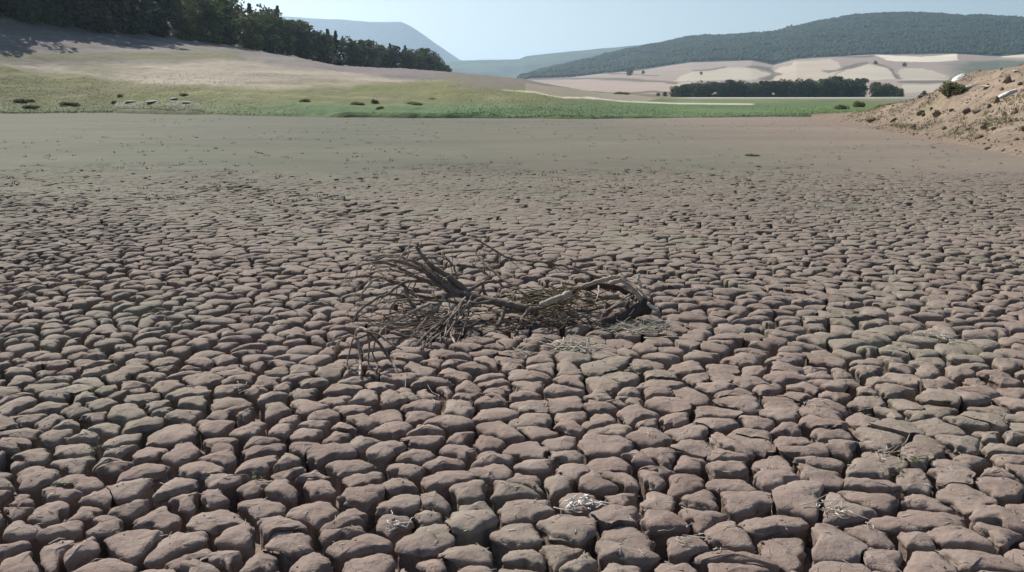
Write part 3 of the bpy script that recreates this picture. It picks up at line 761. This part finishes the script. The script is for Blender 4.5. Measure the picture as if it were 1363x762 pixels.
# shore grass
n = 36000
px = nprng.uniform(-120, 1240, n); py = 126 + 30 * nprng.uniform(0, 1, n) ** .55
Yg = np.array([bank_Y(a_, b_) if False else 0 for a_, b_ in ()])
sh = shoreY(px); u = nprng.uniform(0, 1, n) ** 2.2; lim = np.where(px < 640, .34, .30)
Y = sh * (table(px, TX, TDT) / sh) ** (u * lim)
X = (px - 681.5) / F * Y / 1.0225
keep = []; Z = np.zeros(n)
for k in range(n):
    h = bank_h(float(X[k]), float(Y[k]))
    if h is None: continue
    Z[k] = h; keep.append(k)
keep = np.array(keep); keep = keep[fbm(X[keep] * .08, Y[keep] * .03, 77, 4) + nprng.normal(0, .22, len(keep)) > -.05]
X, Y, Z, px = X[keep], Y[keep], Z[keep], px[keep]; n = len(X)
V = []; s = nprng.uniform(.03, .09, n)
for b_ in range(3):
    an = nprng.uniform(0, 6.28, n); lean = nprng.normal(0, .5, (n, 2)) * s[:, None]
    bx, by = np.cos(an) * s * .35, np.sin(an) * s * .35
    V.append(np.stack([np.stack([X - bx, Y - by, Z - .03], 1), np.stack([X + bx, Y + by, Z - .03], 1), np.stack([X + lean[:, 0], Y + lean[:, 1], Z + s * nprng.uniform(.7, 1.2, n)], 1)], 1))
V = np.stack(V, 1)
gc = lerp(lerp(np.zeros((n, 3)) + A(.20, .20, .09), A(.16, .225, .095), sstep(300, 560, px)), A(.30, .27, .16), (nprng.uniform(0, 1, n) < .2).astype(float))
link('shore_grass', mesh_np('shore_grass', V.reshape(-1, 3), np.arange(n * 9).reshape(-1, 3), GRASS, False, cols=np.repeat(gc[:, None] * nprng.uniform(.7, 1.25, (n, 1, 1)), 9, 1)), kind='stuff',
     label='short green grass along the shore of the dry lake')

# ------------------------------------------------------------------ stones and clods
def rock_mesh(name, mat, seed, sub=2, rough=.22, flat=1.0):
    import bmesh
    bm = bmesh.new(); bmesh.ops.create_icosphere(bm, subdivisions=sub, radius=1)
    g = random.Random(seed); planes = [(Vector((g.gauss(0, 1), g.gauss(0, 1), g.gauss(0, .8))).normalized(), g.uniform(.5, .85)) for _ in range(9)]
    for v in bm.verts:
        for nrm, d in planes:
            e = v.co.dot(nrm) - d
            if e > 0: v.co -= nrm * e * .9
        v.co *= 1 + g.uniform(-rough, rough) * .3
        v.co.z *= flat
    me = bpy.data.meshes.new(name); bm.to_mesh(me); bm.free(); me.materials.append(mat)
    return me
stones = [rock_mesh('limestone', STONE, k, 2, .2) for k in range(3)]
clods = [rock_mesh('clod', CLOD, 20 + k, 2, .35) for k in range(6)]
greys = [rock_mesh('grey_rock', GREY, 50 + k, 2, .2) for k in range(4)]
def on_mound(px, py):
    best = None
    for Y in np.arange(27, 75, .25):
        x, Yp, z = at(px, py, Y); h = mound_h(x, Yp)
        if h is not None and z <= h: return x, Yp, h
    Yc = float(table(px, MX, MD)); x, Yp, z = at(px, py, Yc); h = mound_h(x, Yp)
    return x, Yp, (h if h is not None else z)
for px, py, wp, hp, tl, lab in ((1276, 106, 19, 6, -.45, 'bright white stone slab on the crest above the olive bush'), (1290, 117, 13, 6, -.2, 'pale stone just below the crest, right of the bush'),
        (1312, 118, 14, 4, 0, 'flat cream stone half buried near the mound crest'), (1340, 128, 22, 8, -.45, 'long white stone tilted on the right slope of the mound'),
        (1352, 97, 9, 3, 0, 'small pale stone near the top of the mound'), (1288, 138, 6, 3, 0, 'small whitish stone below the bush'), (1237, 131, 5, 3, 0, 'tiny pale stone left of the bush')):
    x, Y, z = on_mound(px, py); s_ = Y / F
    o = link('stone', rnd.choice(stones), label=lab, cat='stone', loc=(x, Y, z + hp * s_ * .25))
    o.scale = (wp * s_ * .66, wp * s_ * .4, hp * s_ * .42); o.rotation_euler = (0, tl, rnd.uniform(-.3, .3))
spots = [(1161, 162, 16, 5), (1188, 162, 12, 4), (1224, 153, 12, 7), (1229, 156, 6, 5), (1247, 156, 16, 7), (1215, 170, 9, 4), (1257, 173, 8, 5), (1285, 152, 12, 7), (1300, 151, 16, 6), (1316, 147, 7, 5),
         (1326, 138, 10, 9), (1342, 111, 13, 9), (1358, 113, 8, 4), (1336, 154, 10, 4), (1350, 154, 8, 6), (1351, 148, 6, 4), (1345, 164, 5, 4), (1310, 173, 12, 6), (1322, 174, 8, 4), (1360, 176, 8, 6),
         (1289, 174, 6, 3), (1302, 184, 14, 5), (1352, 187, 9, 4), (1313, 201, 10, 4), (1225, 131, 7, 4), (1240, 146, 6, 3), (1266, 148, 8, 4), (1333, 122, 7, 4)]
for k, (px, py, wp, hp) in enumerate(spots):
    x, Y, z = on_mound(px, py); s_ = Y / F
    o = link('earth_clod', clods[k % 6], label='rough brown clod of earth lying on the dirt mound', cat='clod', group='earth clods on the dirt mound', loc=(x, Y, z + hp * s_ * .3))
    o.scale = (wp * s_ * .5, wp * s_ * .5, hp * s_ * .75); o.rotation_euler = (rnd.uniform(-.3, .3), rnd.uniform(-.5, .1), rnd.uniform(0, 6))
# crumbs of soil on the mound (nobody could count them)
n = 2600; pxr = nprng.uniform(1110, 1480, n); Yr = nprng.uniform(28, 66, n); cr = MB(); oct_ = np.array([[1, 0, 0], [-1, 0, 0], [0, 1, 0], [0, -1, 0], [0, 0, 1], [0, 0, -1.]])
of = np.array([[0, 2, 4], [2, 1, 4], [1, 3, 4], [3, 0, 4], [2, 0, 5], [1, 2, 5], [3, 1, 5], [0, 3, 5]])
for a_, b_ in zip(pxr, Yr):
    x = (a_ - 681.5) / F * b_ / 1.02; h = mound_h(x, b_)
    if h is None or h < .03: continue
    r_ = abs(nprng.normal(0, .028)) + .012
    cr.add(oct_ * nprng.uniform(.5, 1.3, (6, 1)) * np.array([r_ * 1.3, r_, r_ * .8]) + (x, b_, h + r_ * .3), t=of)
link('soil_crumbs', cr.mesh('soil_crumbs', CLOD, False), kind='stuff', label='loose crumbs of soil scattered over the dirt mound')
n = 260; x0 = nprng.uniform(150, 1363, n)
V = []; n = 12000; gx_ = nprng.uniform(1100, 1480, n); gy_ = nprng.uniform(30, 66, n); cg = []
for a_, b_ in zip(gx_, gy_):
    x = (a_ - 681.5) / F * b_ / 1.02; h = mound_h(x, b_)
    if h is None or h < .15 or fbm(x * .35, b_ * .35, 129, 3) < .02 + (.12 if a_ > 1290 else -.12): continue
    for q_ in range(4):
        an = rnd.uniform(0, 6.28); s_ = rnd.uniform(.05, .16); dx, dy = math.cos(an) * .015, math.sin(an) * .015; ox, oy = rnd.gauss(0, .06), rnd.gauss(0, .06)
        V += [(x + ox - dx, b_ + oy - dy, h - .02), (x + ox + dx, b_ + oy + dy, h - .02), (x + ox + rnd.gauss(0, .5) * s_, b_ + oy + rnd.gauss(0, .5) * s_, h + s_)]
        cg += [[.24, .22, .11] if rnd.random() < .5 else [.17, .18, .08]] * 3
link('mound_grass', mesh_np('mound_grass', np.array(V), np.arange(len(V)).reshape(-1, 3), GRASS, False, cols=np.array(cg)), kind='stuff', label='thin dry grass on the slope of the dirt mound')
# stones of the grey patch on the left shore
for k, (px, py, wp, hp) in enumerate([(175, 143, 24, 5), (205, 142, 26, 6), (232, 140, 18, 4), (250, 143, 20, 4)]):
    Y = bank_Y(px, py - 2) + 2.5; x, Yp, z = at(px, py, Y); s_ = Y / F; h = bank_h(x, Yp) or z
    o = link('rock_slab', greys[k], label=['flat grey rock slab at the left end of the shore patch', 'largest grey slab in the left shore patch', 'light slab right of the largest one on the left shore', 'grey slab at the right end of the left shore patch'][k], cat='rock', loc=(x, Yp, h + .02))
    o.scale = (wp * s_ * .4, wp * s_ * .4, hp * s_ * .35)

# ------------------------------------------------------------------ dead branches in the middle
def bp(pts, Y):                              # pixel polyline -> world, Y a number or (start, end)
    n = len(pts); Ys = np.linspace(Y[0], Y[1], n) if isinstance(Y, tuple) else np.full(n, float(Y))
    out = []
    for (px, py), y_ in zip(pts, Ys):
        p = list(at(px, py, y_))
        if p[2] < .012:
            p = list(gp(px, py, .012))
        out.append(p)
    return out
def r_px(wpx, Y=7.9): return wpx / F * Y / 2
def branch_thing(name, label, cat, loc):
    o = bpy.data.objects.new(name, None); C.objects.link(o); o.location = loc; o['label'] = label; o['category'] = cat; o.empty_display_size = .2; return o
def limb(root, name, pts, Y, w0, w1, mat, wob=.004, sides=8, world=None, label=None):
    P = np.array(world if world is not None else bp(pts, Y)); mb = MB()
    path = mb.tube(P - np.array(root.location), [r_px(w0), r_px(w1)] if len(P) > 2 else [r_px(w0), r_px(w1)], sides, 4, wob, int(abs(P[0][0]) * 999) % 977)
    o = link(name, mb.mesh(name, mat), parent=root, label=label); return path + np.array(root.location)
def twigs(root, path, n, length, w, mat, seed, up=.2, droop=0.25, frac=(.25, 1)):
    g = np.random.default_rng(seed)
    for k in range(n):
        i = int(np.clip(g.uniform(*frac) * (len(path) - 1), 1, len(path) - 2)); p = path[i]; T = path[i + 1] - path[i - 1]; T = T / (np.linalg.norm(T) + 1e-9)
        d = T * g.uniform(.4, 1.0) + g.normal(0, .55, 3) * np.array([1, 1, .8]) + np.array([0, 0, up * g.uniform(-.6, 1)]); d /= np.linalg.norm(d)
        L = length * g.uniform(.4, 1.2); pts = [p]; q = p.copy()
        for s_ in range(5):
            q = q + d * L / 5; d = d + g.normal(0, .22, 3) - np.array([0, 0, droop * .3]); d /= np.linalg.norm(d)
            if q[2] < .015: q[2] = .015; d[2] = abs(d[2]) * .2
            pts.append(q.copy())
        limb(root, 'twig', None, None, w * g.uniform(.6, 1.2), w * .3, mat, .0015, 5, world=pts)

root = branch_thing('dead_branch', 'large grey brown dead branch with forked limbs lying on the cracked mud', 'branch', gp(640, 425, 0))
t_ = limb(root, 'trunk', [(716, 414), (690, 409), (664, 403), (638, 397), (612, 391), (596, 383)], (7.75, 7.95), 11, 14, BARK, .004, 10)
L1 = limb(root, 'limb', [(604, 388), (588, 376), (572, 366), (556, 357), (538, 350), (520, 346)], (7.95, 8.0), 13, 4, BARK)
L2 = limb(root, 'limb', [(625, 394), (612, 380), (596, 368), (578, 357), (566, 346), (560, 338), (554, 327)], (7.95, 8.05), 10, 4, BARK)
L3 = limb(root, 'limb', [(600, 386), (584, 370), (566, 356), (547, 346), (525, 341), (506, 339)], (7.95, 8.25), 9, 3, BARK)
L4 = limb(root, 'limb', [(606, 393), (584, 396), (566, 396), (552, 393), (544, 386), (536, 379), (520, 374), (506, 370), (488, 368), (470, 369), (452, 371), (437, 368)], (7.9, 8.1), 8, 2.2, BARK)
L5 = limb(root, 'limb', [(610, 394), (598, 384), (586, 380), (560, 371), (540, 364), (518, 357)], (7.9, 7.8), 7, 2.5, BARK)
L6 = limb(root, 'limb', [(539, 385), (545, 400), (552, 414), (559, 430), (562, 442)], (7.9, 7.6), 5, 3, BARK)
L7 = limb(root, 'limb', [(591, 392), (587, 404), (576, 418), (564, 430), (552, 446)], (7.8, 7.4), 5, 2.5, PALEWOOD)
L8 = limb(root, 'limb', [(506, 370), (493, 377), (484, 388), (477, 401)], (7.95, 7.9), 3.5, 2, PALEWOOD)
L9 = limb(root, 'limb', [(640, 398), (622, 408), (606, 418), (588, 428), (572, 442), (556, 458)], (7.8, 7.15), 6, 3, BARK)
L10 = limb(root, 'limb', [(655, 401), (630, 404), (600, 402), (570, 401), (540, 399), (516, 404)], (7.75, 7.6), 5, 2, BARK)
L11 = limb(root, 'limb', [(672, 408), (668, 422), (662, 436)], (7.8, 7.5), 7, 5, BARK)
L12 = limb(root, 'limb', [(704, 412), (696, 424), (690, 436), (684, 446)], (7.7, 7.35), 6, 3, BARK)
L13 = limb(root, 'limb', [(650, 400), (642, 380), (648, 368), (640, 360), (628, 352)], (7.95, 8.2), 5, 2, BARK)
L14 = limb(root, 'limb', [(620, 390), (640, 378), (660, 375), (672, 382), (690, 380)], (7.9, 8.2), 5, 2, BARK)
L15 = limb(root, 'limb', [(580, 380), (560, 374), (540, 376), (524, 386), (512, 394)], (7.9, 7.9), 4, 2, BARK)
L16 = limb(root, 'limb', [(560, 372), (540, 362), (520, 352), (496, 350), (474, 356)], (8.0, 8.1), 4.5, 2, BARK)
L17 = limb(root, 'limb', [(545, 395), (522, 392), (502, 398), (484, 410), (470, 424)], (7.8, 7.6), 4, 2, BARK)
L18 = limb(root, 'limb', [(572, 405), (550, 414), (530, 426), (512, 436), (500, 450)], (7.6, 7.2), 4, 2, PALEWOOD)
L19 = limb(root, 'limb', [(596, 412), (604, 428), (600, 444), (606, 458)], (7.6, 7.2), 4, 2, PALEWOOD)
L20 = limb(root, 'limb', [(612, 391), (600, 376), (606, 362), (600, 350), (590, 342)], (8.0, 8.1), 4, 2, BARK)
sd_ = 1
for pth, n_, ln, w_ in ((L16, 8, .34, 2), (L17, 8, .3, 2), (L18, 8, .26, 2), (L19, 5, .22, 2), (L20, 6, .26, 2)):
    twigs(root, pth, n_, ln, w_, BARK if sd_ % 2 else PALEWOOD, 350 + sd_); sd_ += 1
for pth, n_, ln, w_ in ((L1, 8, .38, 2.6), (L2, 7, .32, 2.4), (L3, 7, .34, 2.2), (L4, 12, .36, 2.2), (L5, 8, .34, 2.2), (L6, 7, .26, 2.2), (L7, 8, .25, 2.2), (L9, 12, .30, 2.4), (L10, 10, .34, 2.2), (L11, 3, .2, 2), (L12, 5, .22, 2.2), (L13, 5, .25, 1.9), (L14, 6, .28, 2), (L15, 6, .28, 2)):
    twigs(root, pth, n_, ln, w_, BARK if sd_ % 3 else PALEWOOD, 300 + sd_); sd_ += 1
g = np.random.default_rng(5)
for k in range(16):                          # fan of thin stems hanging down in front, left of the shadow
    a_ = (g.uniform(570, 640), g.uniform(396, 418)); b_ = (a_[0] - g.uniform(5, 45), a_[1] + g.uniform(28, 52))
    limb(root, 'twig', [a_, ((a_[0] + b_[0]) / 2 + g.uniform(-5, 5), (a_[1] + b_[1]) / 2), b_], (7.75, 7.2), g.uniform(2, 3.2), 1.6, PALEWOOD if k % 2 else BARK, .002, 5)

root = branch_thing('long_thin_branch', 'long thin bare branch arching behind the pile of dead wood', 'branch', gp(730, 372, 0))
a1 = limb(root, 'stem', [(632, 318), (650, 328), (664, 337), (680, 344), (693, 347), (712, 348), (730, 350), (748, 354), (767, 360), (782, 365), (800, 370), (822, 374)], (8.9, 8.2), 3.2, 5, BARK)
twigs(root, a1, 9, .22, 1.8, BARK, 400, .4, 0)
a2 = limb(root, 'side_stem', [(629, 330), (640, 346), (650, 356), (664, 368), (680, 380)], (8.7, 8.1), 2.4, 3.5, BARK)

root = branch_thing('arched_branch', 'pale peeling branch arched over the right end of the dead wood', 'branch', gp(820, 410, 0))
b1 = limb(root, 'stem', [(777, 381), (792, 376), (808, 371), (822, 370), (836, 376), (848, 386), (858, 397), (868, 408)], (7.9, 7.75), 5, 7, PALEWOOD)
b2 = limb(root, 'stem', [(812, 377), (826, 374), (838, 382), (847, 391), (852, 400)], (7.8, 7.7), 5, 5, PALEWOOD)
b3 = limb(root, 'stem', [(781, 384), (800, 380), (822, 384), (840, 394), (856, 403), (872, 410)], (8.0, 7.8), 10, 7, DARKWOOD, .006, 10)  # stem under the arch: its shade is put into the dark wood colour
for k, (x0_, y0_, x1_, y1_) in enumerate(((846, 397, 822, 420), (842, 394, 812, 411), (838, 392, 806, 414), (852, 396, 838, 419), (797, 381, 793, 400), (836, 377, 856, 396), (826, 372, 864, 394))):
    limb(root, 'twig', [(x0_, y0_), ((x0_ + x1_) / 2 + 2, (y0_ + y1_) / 2 - 1), (x1_, y1_)], (7.8, 7.55), 2.6, 1.6, PALEWOOD, .002, 5)
twigs(root, b1, 10, .18, 2, PALEWOOD, 410, .1, .3); twigs(root, b3, 12, .2, 2.4, BARK, 411, 0, .3)

root = branch_thing('dark_log', 'dark rotten log lying low below the arched pale branch', 'log', gp(825, 428, 0))
limb(root, 'log', [(800, 432), (818, 426), (836, 418), (854, 411), (864, 407)], (7.5, 7.75), 12, 19, DARKWOOD, .006, 10)
limb(root, 'stub', [(838, 416), (834, 408), (838, 402)], (7.6, 7.6), 7, 3, DARKWOOD, .002, 7)

root = branch_thing('broken_stick', 'short pale broken stick lying across the weed tangle', 'stick', gp(740, 410, 0))
limb(root, 'stick', [(720, 406), (732, 401), (746, 396), (758, 391)], (7.55, 7.75), 7, 9, PALEWOOD, .002, 8)
root = branch_thing('white_stick', 'short bright white stick end at the right tip of the pile', 'stick', gp(868, 412, 0))
limb(root, 'stick', [(862, 404), (868, 409), (876, 413)], (7.65, 7.6), 5, 5, STRAW, .001, 7)
root = branch_thing('white_stalk', 'upright whitish stalk behind the right end of the pile', 'stalk', gp(852, 384, 0))
limb(root, 'stalk', [(849, 388), (853, 380), (850, 373), (851, 366)], (8.6, 8.6), 5, 4, STRAW, .002, 7)

# tangled weed mats between the two branches: strands, one stuff mesh each, on their own thing
def tangle(name, label, cx, cy, wx, hy, n, Y, mat, seed, w_=2.2, zr=(0.01, .2), cat='weeds', stuff=False):
    g = np.random.default_rng(seed); mb = MB(); o0 = gp(cx, cy, 0)
    for k in range(n):
        x = (cx + g.normal(0, wx) - 681.5) / F * Y; y = Y + g.normal(0, hy); z = g.uniform(*zr); an = g.normal(0, .7); L = g.uniform(.06, .3)
        pts = []; q = np.array([x, y, z]); d = np.array([math.cos(an), math.sin(an) * .8, g.normal(0, .25)]); q = q - d * L * .5
        for s_ in range(4):
            pts.append(q.copy()); q = q + d * L / 3; d = d + g.normal(0, .35, 3); q[2] = max(.01, q[2])
        mb.tube(np.array(pts) - np.array(o0), [r_px(w_ * g.uniform(.5, 1.3)), r_px(w_ * .4)], 4, 2)
    return link(name, mb.mesh(name, mat), label=label, cat=None if stuff else cat, kind='stuff' if stuff else None, loc=o0)
tangle('weed_tangle', 'matted brown green water weed caught in the middle of the dead wood', 735, 396, 26, .12, 110, 8.0, WEED, 1, 2.4, (.02, .20))
tangle('weed_tangle', 'thin dark weed strands draped along the back of the dead wood', 752, 384, 40, .09, 90, 8.25, WEED, 2, 2.2, (.03, .22))
tangle('weed_litter', 'brownish weed litter lying under the left limbs of the dead branch', 560, 420, 42, .2, 130, 7.6, BARK, 3, 1.7, (.01, .13), stuff=True)
tangle('weed_litter', 'pale weed litter on the mud in front of the arched branch', 855, 428, 26, .10, 160, 7.45, STRAW, 4, 1.3, (.012, .03), stuff=True)
tangle('weed_litter', 'scraps of dried yellow weed on the mud below the pile', 768, 458, 16, .07, 60, 6.85, STRAW, 5, 1.6, (.012, .03), stuff=True)
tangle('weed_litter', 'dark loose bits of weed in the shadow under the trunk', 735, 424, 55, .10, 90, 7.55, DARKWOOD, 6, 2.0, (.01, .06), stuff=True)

root = branch_thing('twig_clump', 'small clump of bent pale twigs standing left in front of the branch', 'twigs', gp(482, 490, 0))
for k, (pts, w0, w1) in enumerate((([(473, 452), (475, 441), (482, 437), (489, 441)], 3, 4), ([(475, 449), (478, 465), (480, 482), (479, 500)], 3.4, 3), ([(489, 441), (500, 452), (512, 468), (522, 482), (529, 498)], 4.5, 3.2),
        ([(447, 467), (450, 457), (458, 449), (466, 446)], 4, 3), ([(489, 442), (492, 460), (490, 478), (494, 492)], 2.6, 2), ([(466, 446), (476, 450), (490, 446)], 3, 2.4), ([(470, 450), (466, 466), (462, 482), (464, 496)], 2.4, 1.8),
        ([(500, 452), (496, 470), (502, 484), (500, 496)], 2.2, 1.6), ([(484, 441), (505, 446), (520, 458), (536, 466)], 2.4, 1.6), ([(458, 449), (446, 452), (438, 462)], 2.4, 1.5))):
    limb(root, 'twig', pts, (6.5, 6.35), w0 * .9, w1 * .9, PALEWOOD if k in (0, 1, 3) else BARK, .002, 6)

# ------------------------------------------------------------------ dried scraps, sprigs and litter on the plates
def scrap(name, label, px, py, wpx, n, mat, seed, thick=.0022, leafy=False, cat='plant scrap', lift=.02):
    g = np.random.default_rng(seed); c = gp(px, py, 0); k_ = wpx / F * c.y / .977; mb = MB()
    zc = drop(c.x, c.y, 0); root = np.array([c.x, c.y, zc])
    for k in range(n):
        q = np.array([g.normal(0, k_ * .28), g.normal(0, k_ * .2), 0.0]); q[2] = drop(c.x + q[0], c.y + q[1], zc) - zc + .004 + g.uniform(0, lift)
        an = g.normal(0, .9); L = g.uniform(.15, .5) * k_; d = np.array([math.cos(an), math.sin(an), g.normal(0, .15)]); pts = []
        for s_ in range(4):
            pts.append(q.copy()); q = q + d * L / 3; d = d + g.normal(0, .75, 3) * np.array([1, 1, .4])
            q[2] = max(q[2], drop(c.x + q[0], c.y + q[1], zc) - zc + .004)
        mb.tube(pts, [thick * g.uniform(.7, 1.5), thick * .5], 4, 2)
        if leafy or k % 3 == 0:
            p = pts[g.integers(0, 4)]; a = g.normal(0, 1, 3) * np.array([1, 1, .5]); a /= np.linalg.norm(a); b = np.cross(a, [0, .2, 1]); b /= np.linalg.norm(b); s_ = thick * 4.5 * g.uniform(.7, 1.4)
            mb.add([p - a * s_, p - b * s_ * .5, p + a * s_, p + b * s_ * .5 + np.array([0, 0, s_ * .3])], q=[[0, 1, 2, 3]])
    link(name, mb.mesh(name, mat, False), label=label, cat=cat, loc=root)
scrap('dried_weed', 'white dried weed scrap on a plate right of the bottom centre', 772, 672, 50, 22, WHITE, 1, .0040)
scrap('dried_weed', 'thin straw stems crossing a plate left of the bottom centre', 528, 697, 48, 8, WHITE, 2, .0026)
scrap('dried_weed', 'pale chips of dried weed on the split plate at lower right', 1105, 684, 64, 22, STRAW, 3, .0026)
scrap('dried_weed', 'whitish flakes beside a green sprig at right', 1180, 606, 46, 18, STRAW, 4, .0026)
scrap('green_sprig', 'small green sprig growing in a crack at lower right', 1216, 618, 34, 16, SPRIG, 5, .0022, True, 'sprig')
scrap('green_sprig', 'small green sprig in a crack right of the white flakes scrap', 1192, 630, 22, 10, SPRIG, 6, .0022, True, 'sprig')
scrap('green_sprig', 'tiny green weed in a crack at the left edge', 122, 600, 26, 9, SPRIG, 7, .0022, True, 'sprig')
scrap('green_sprig', 'dark green weed in a crack low at the left', 82, 645, 24, 9, SPRIG, 8, .0022, True, 'sprig')
scrap('green_sprig', 'faint green weed in a crack left of centre bottom', 337, 632, 22, 8, SPRIG, 9, .0020, True, 'sprig')
scrap('dried_weed', 'pale straw scrap on the plates left of the twig clump', 322, 518, 34, 9, STRAW, 10, .0026)
scrap('dried_weed', 'pale dried weed patch far right beside the middle of the frame', 1245, 448, 60, 26, STRAW, 11, .0032)
scrap('dried_weed', 'straw scrap on plates below the right end of the dead wood', 1072, 538, 40, 9, STRAW, 12, .0024)
scrap('dried_weed', 'light weed scrap near the bottom edge right of centre', 912, 718, 60, 10, STRAW, 13, .0020)
scrap('dried_weed', 'short straw bits left of the bottom right corner', 1075, 660, 30, 5, STRAW, 14, .0026)
scrap('dried_weed', 'small pale bits on plates just below the twig clump', 556, 530, 50, 9, STRAW, 15, .0022)
scrap('dried_weed', 'pale fibres on the mud under the middle of the dead wood', 690, 470, 34, 30, STRAW, 16, .0024)
# scattered chaff
mb = MB(); g = np.random.default_rng(77)
for k in range(900):
    px_ = g.uniform(-60, 1420); py_ = 250 + 520 * g.uniform(0, 1) ** .8; c = gp(px_, py_, 0)
    if c.y < 11: z = drop(c.x, c.y, -9)
    else: z = 0.0
    if z < -1: continue
    an = g.uniform(0, 3.14); L = g.uniform(.008, .035) * (1 + c.y * .03); d = np.array([math.cos(an), math.sin(an), g.normal(0, .15)]) * L; t_ = g.uniform(.0008, .0022) * (1 + c.y * .05)
    p = np.array([c.x, c.y, z + .005]); mb.tube([p - d, p + g.normal(0, .15, 3) * L, p + d], [t_, t_, t_ * .5], 3, 1)
link('chaff', mb.mesh('chaff', STRAW, False), kind='stuff', label='tiny bits of straw scattered over the cracked mud')
# crumbs lying in the cracks
n = 9000; mb = MB(); xs_ = nprng.uniform(-6, 6, n); ys_ = nprng.uniform(2.6, 8.5, n); Vc = []; cnt = 0
for a_, b_ in zip(xs_, ys_):
    if abs(a_) > .63 * b_ + .3: continue
    r_ = nprng.uniform(.004, .014); h = BV.ray_cast(Vector((a_, b_, 3)), Vector((0, 0, -1)))
    z = h[0].z if h[0] else -.12
    if z > -.03 and nprng.uniform() > .25: continue
    if z > -.03: r_ *= .5
    mb.add(oct_ * nprng.uniform(.6, 1.2, (6, 1)) * r_ + (a_, b_, z + r_ * .4), t=of)
link('mud_crumbs', mb.mesh('mud_crumbs', MUD, False), kind='stuff', label='small crumbs of dry mud lying in the cracks')

mb = MB(); n = 1000; xs_ = nprng.uniform(-1, 1, n); ys_ = 17 + 55 * nprng.uniform(0, 1, n) ** 1.4
for a_, b_ in zip(xs_, ys_):
    x = a_ * b_ * .64; r_ = abs(nprng.normal(0, .024)) + .010
    if fbm(x * .2, b_ * .2, 140, 3) < -.1: continue
    mb.add(oct_ * nprng.uniform(.5, 1.3, (6, 1)) * np.array([r_ * 1.6, r_, r_ * .6]) + (x, b_, .012), t=of)
link('lake_bed_lumps', mb.mesh('lake_bed_lumps', MUD, False), kind='stuff', label='small lumps of mud strewn over the smooth far lake bed')
V = []; cg = []
for _ in range(700):
    b_ = rnd.uniform(16, 74); x = rnd.uniform(-.64, .5) * b_
    if fbm(x * .12, b_ * .12, 141, 3) < .05: continue
    for q_ in range(5):
        s_ = rnd.uniform(.03, .08); ox, oy = rnd.gauss(0, .06), rnd.gauss(0, .05)
        V += [(x + ox - .01, b_ + oy, .0), (x + ox + .01, b_ + oy + .01, .0), (x + ox + rnd.gauss(0, .6) * s_, b_ + oy + rnd.gauss(0, .5) * s_, .01 + s_)]; cg += [[.16, .16, .08]] * 3
link('sparse_weeds', mesh_np('sparse_weeds', np.array(V), np.arange(len(V)).reshape(-1, 3), GRASS, False, cols=np.array(cg)), kind='stuff', label='sparse tiny weeds on the smooth far lake bed')
# ------------------------------------------------------------------ haze: one closed box of air
hb = np.array([[-15000, -9000, -4.6], [15000, -9000, -4.6], [15000, 21000, -4.6], [-15000, 21000, -4.6], [-15000, -9000, 760], [15000, -9000, 760], [15000, 21000, 760], [-15000, 21000, 760.]])
hf = np.array([[0, 3, 2, 1], [4, 5, 6, 7], [0, 1, 5, 4], [1, 2, 6, 5], [2, 3, 7, 6], [3, 0, 4, 7]])
hm = bpy.data.materials.new('air_haze'); hm.use_nodes = True; hn = hm.node_tree.nodes; hn.clear()
ho = hn.new('ShaderNodeOutputMaterial'); hv = hn.new('ShaderNodeVolumePrincipled')
hv.inputs['Color'].default_value = (.58, .79, 1, 1); hv.inputs['Density'].default_value = 1.0e-4; hv.inputs['Anisotropy'].default_value = .55
hm.node_tree.links.new(hv.outputs[0], ho.inputs['Volume'])
link('haze', mesh_np('haze', hb, hf, hm, False), kind='stuff')
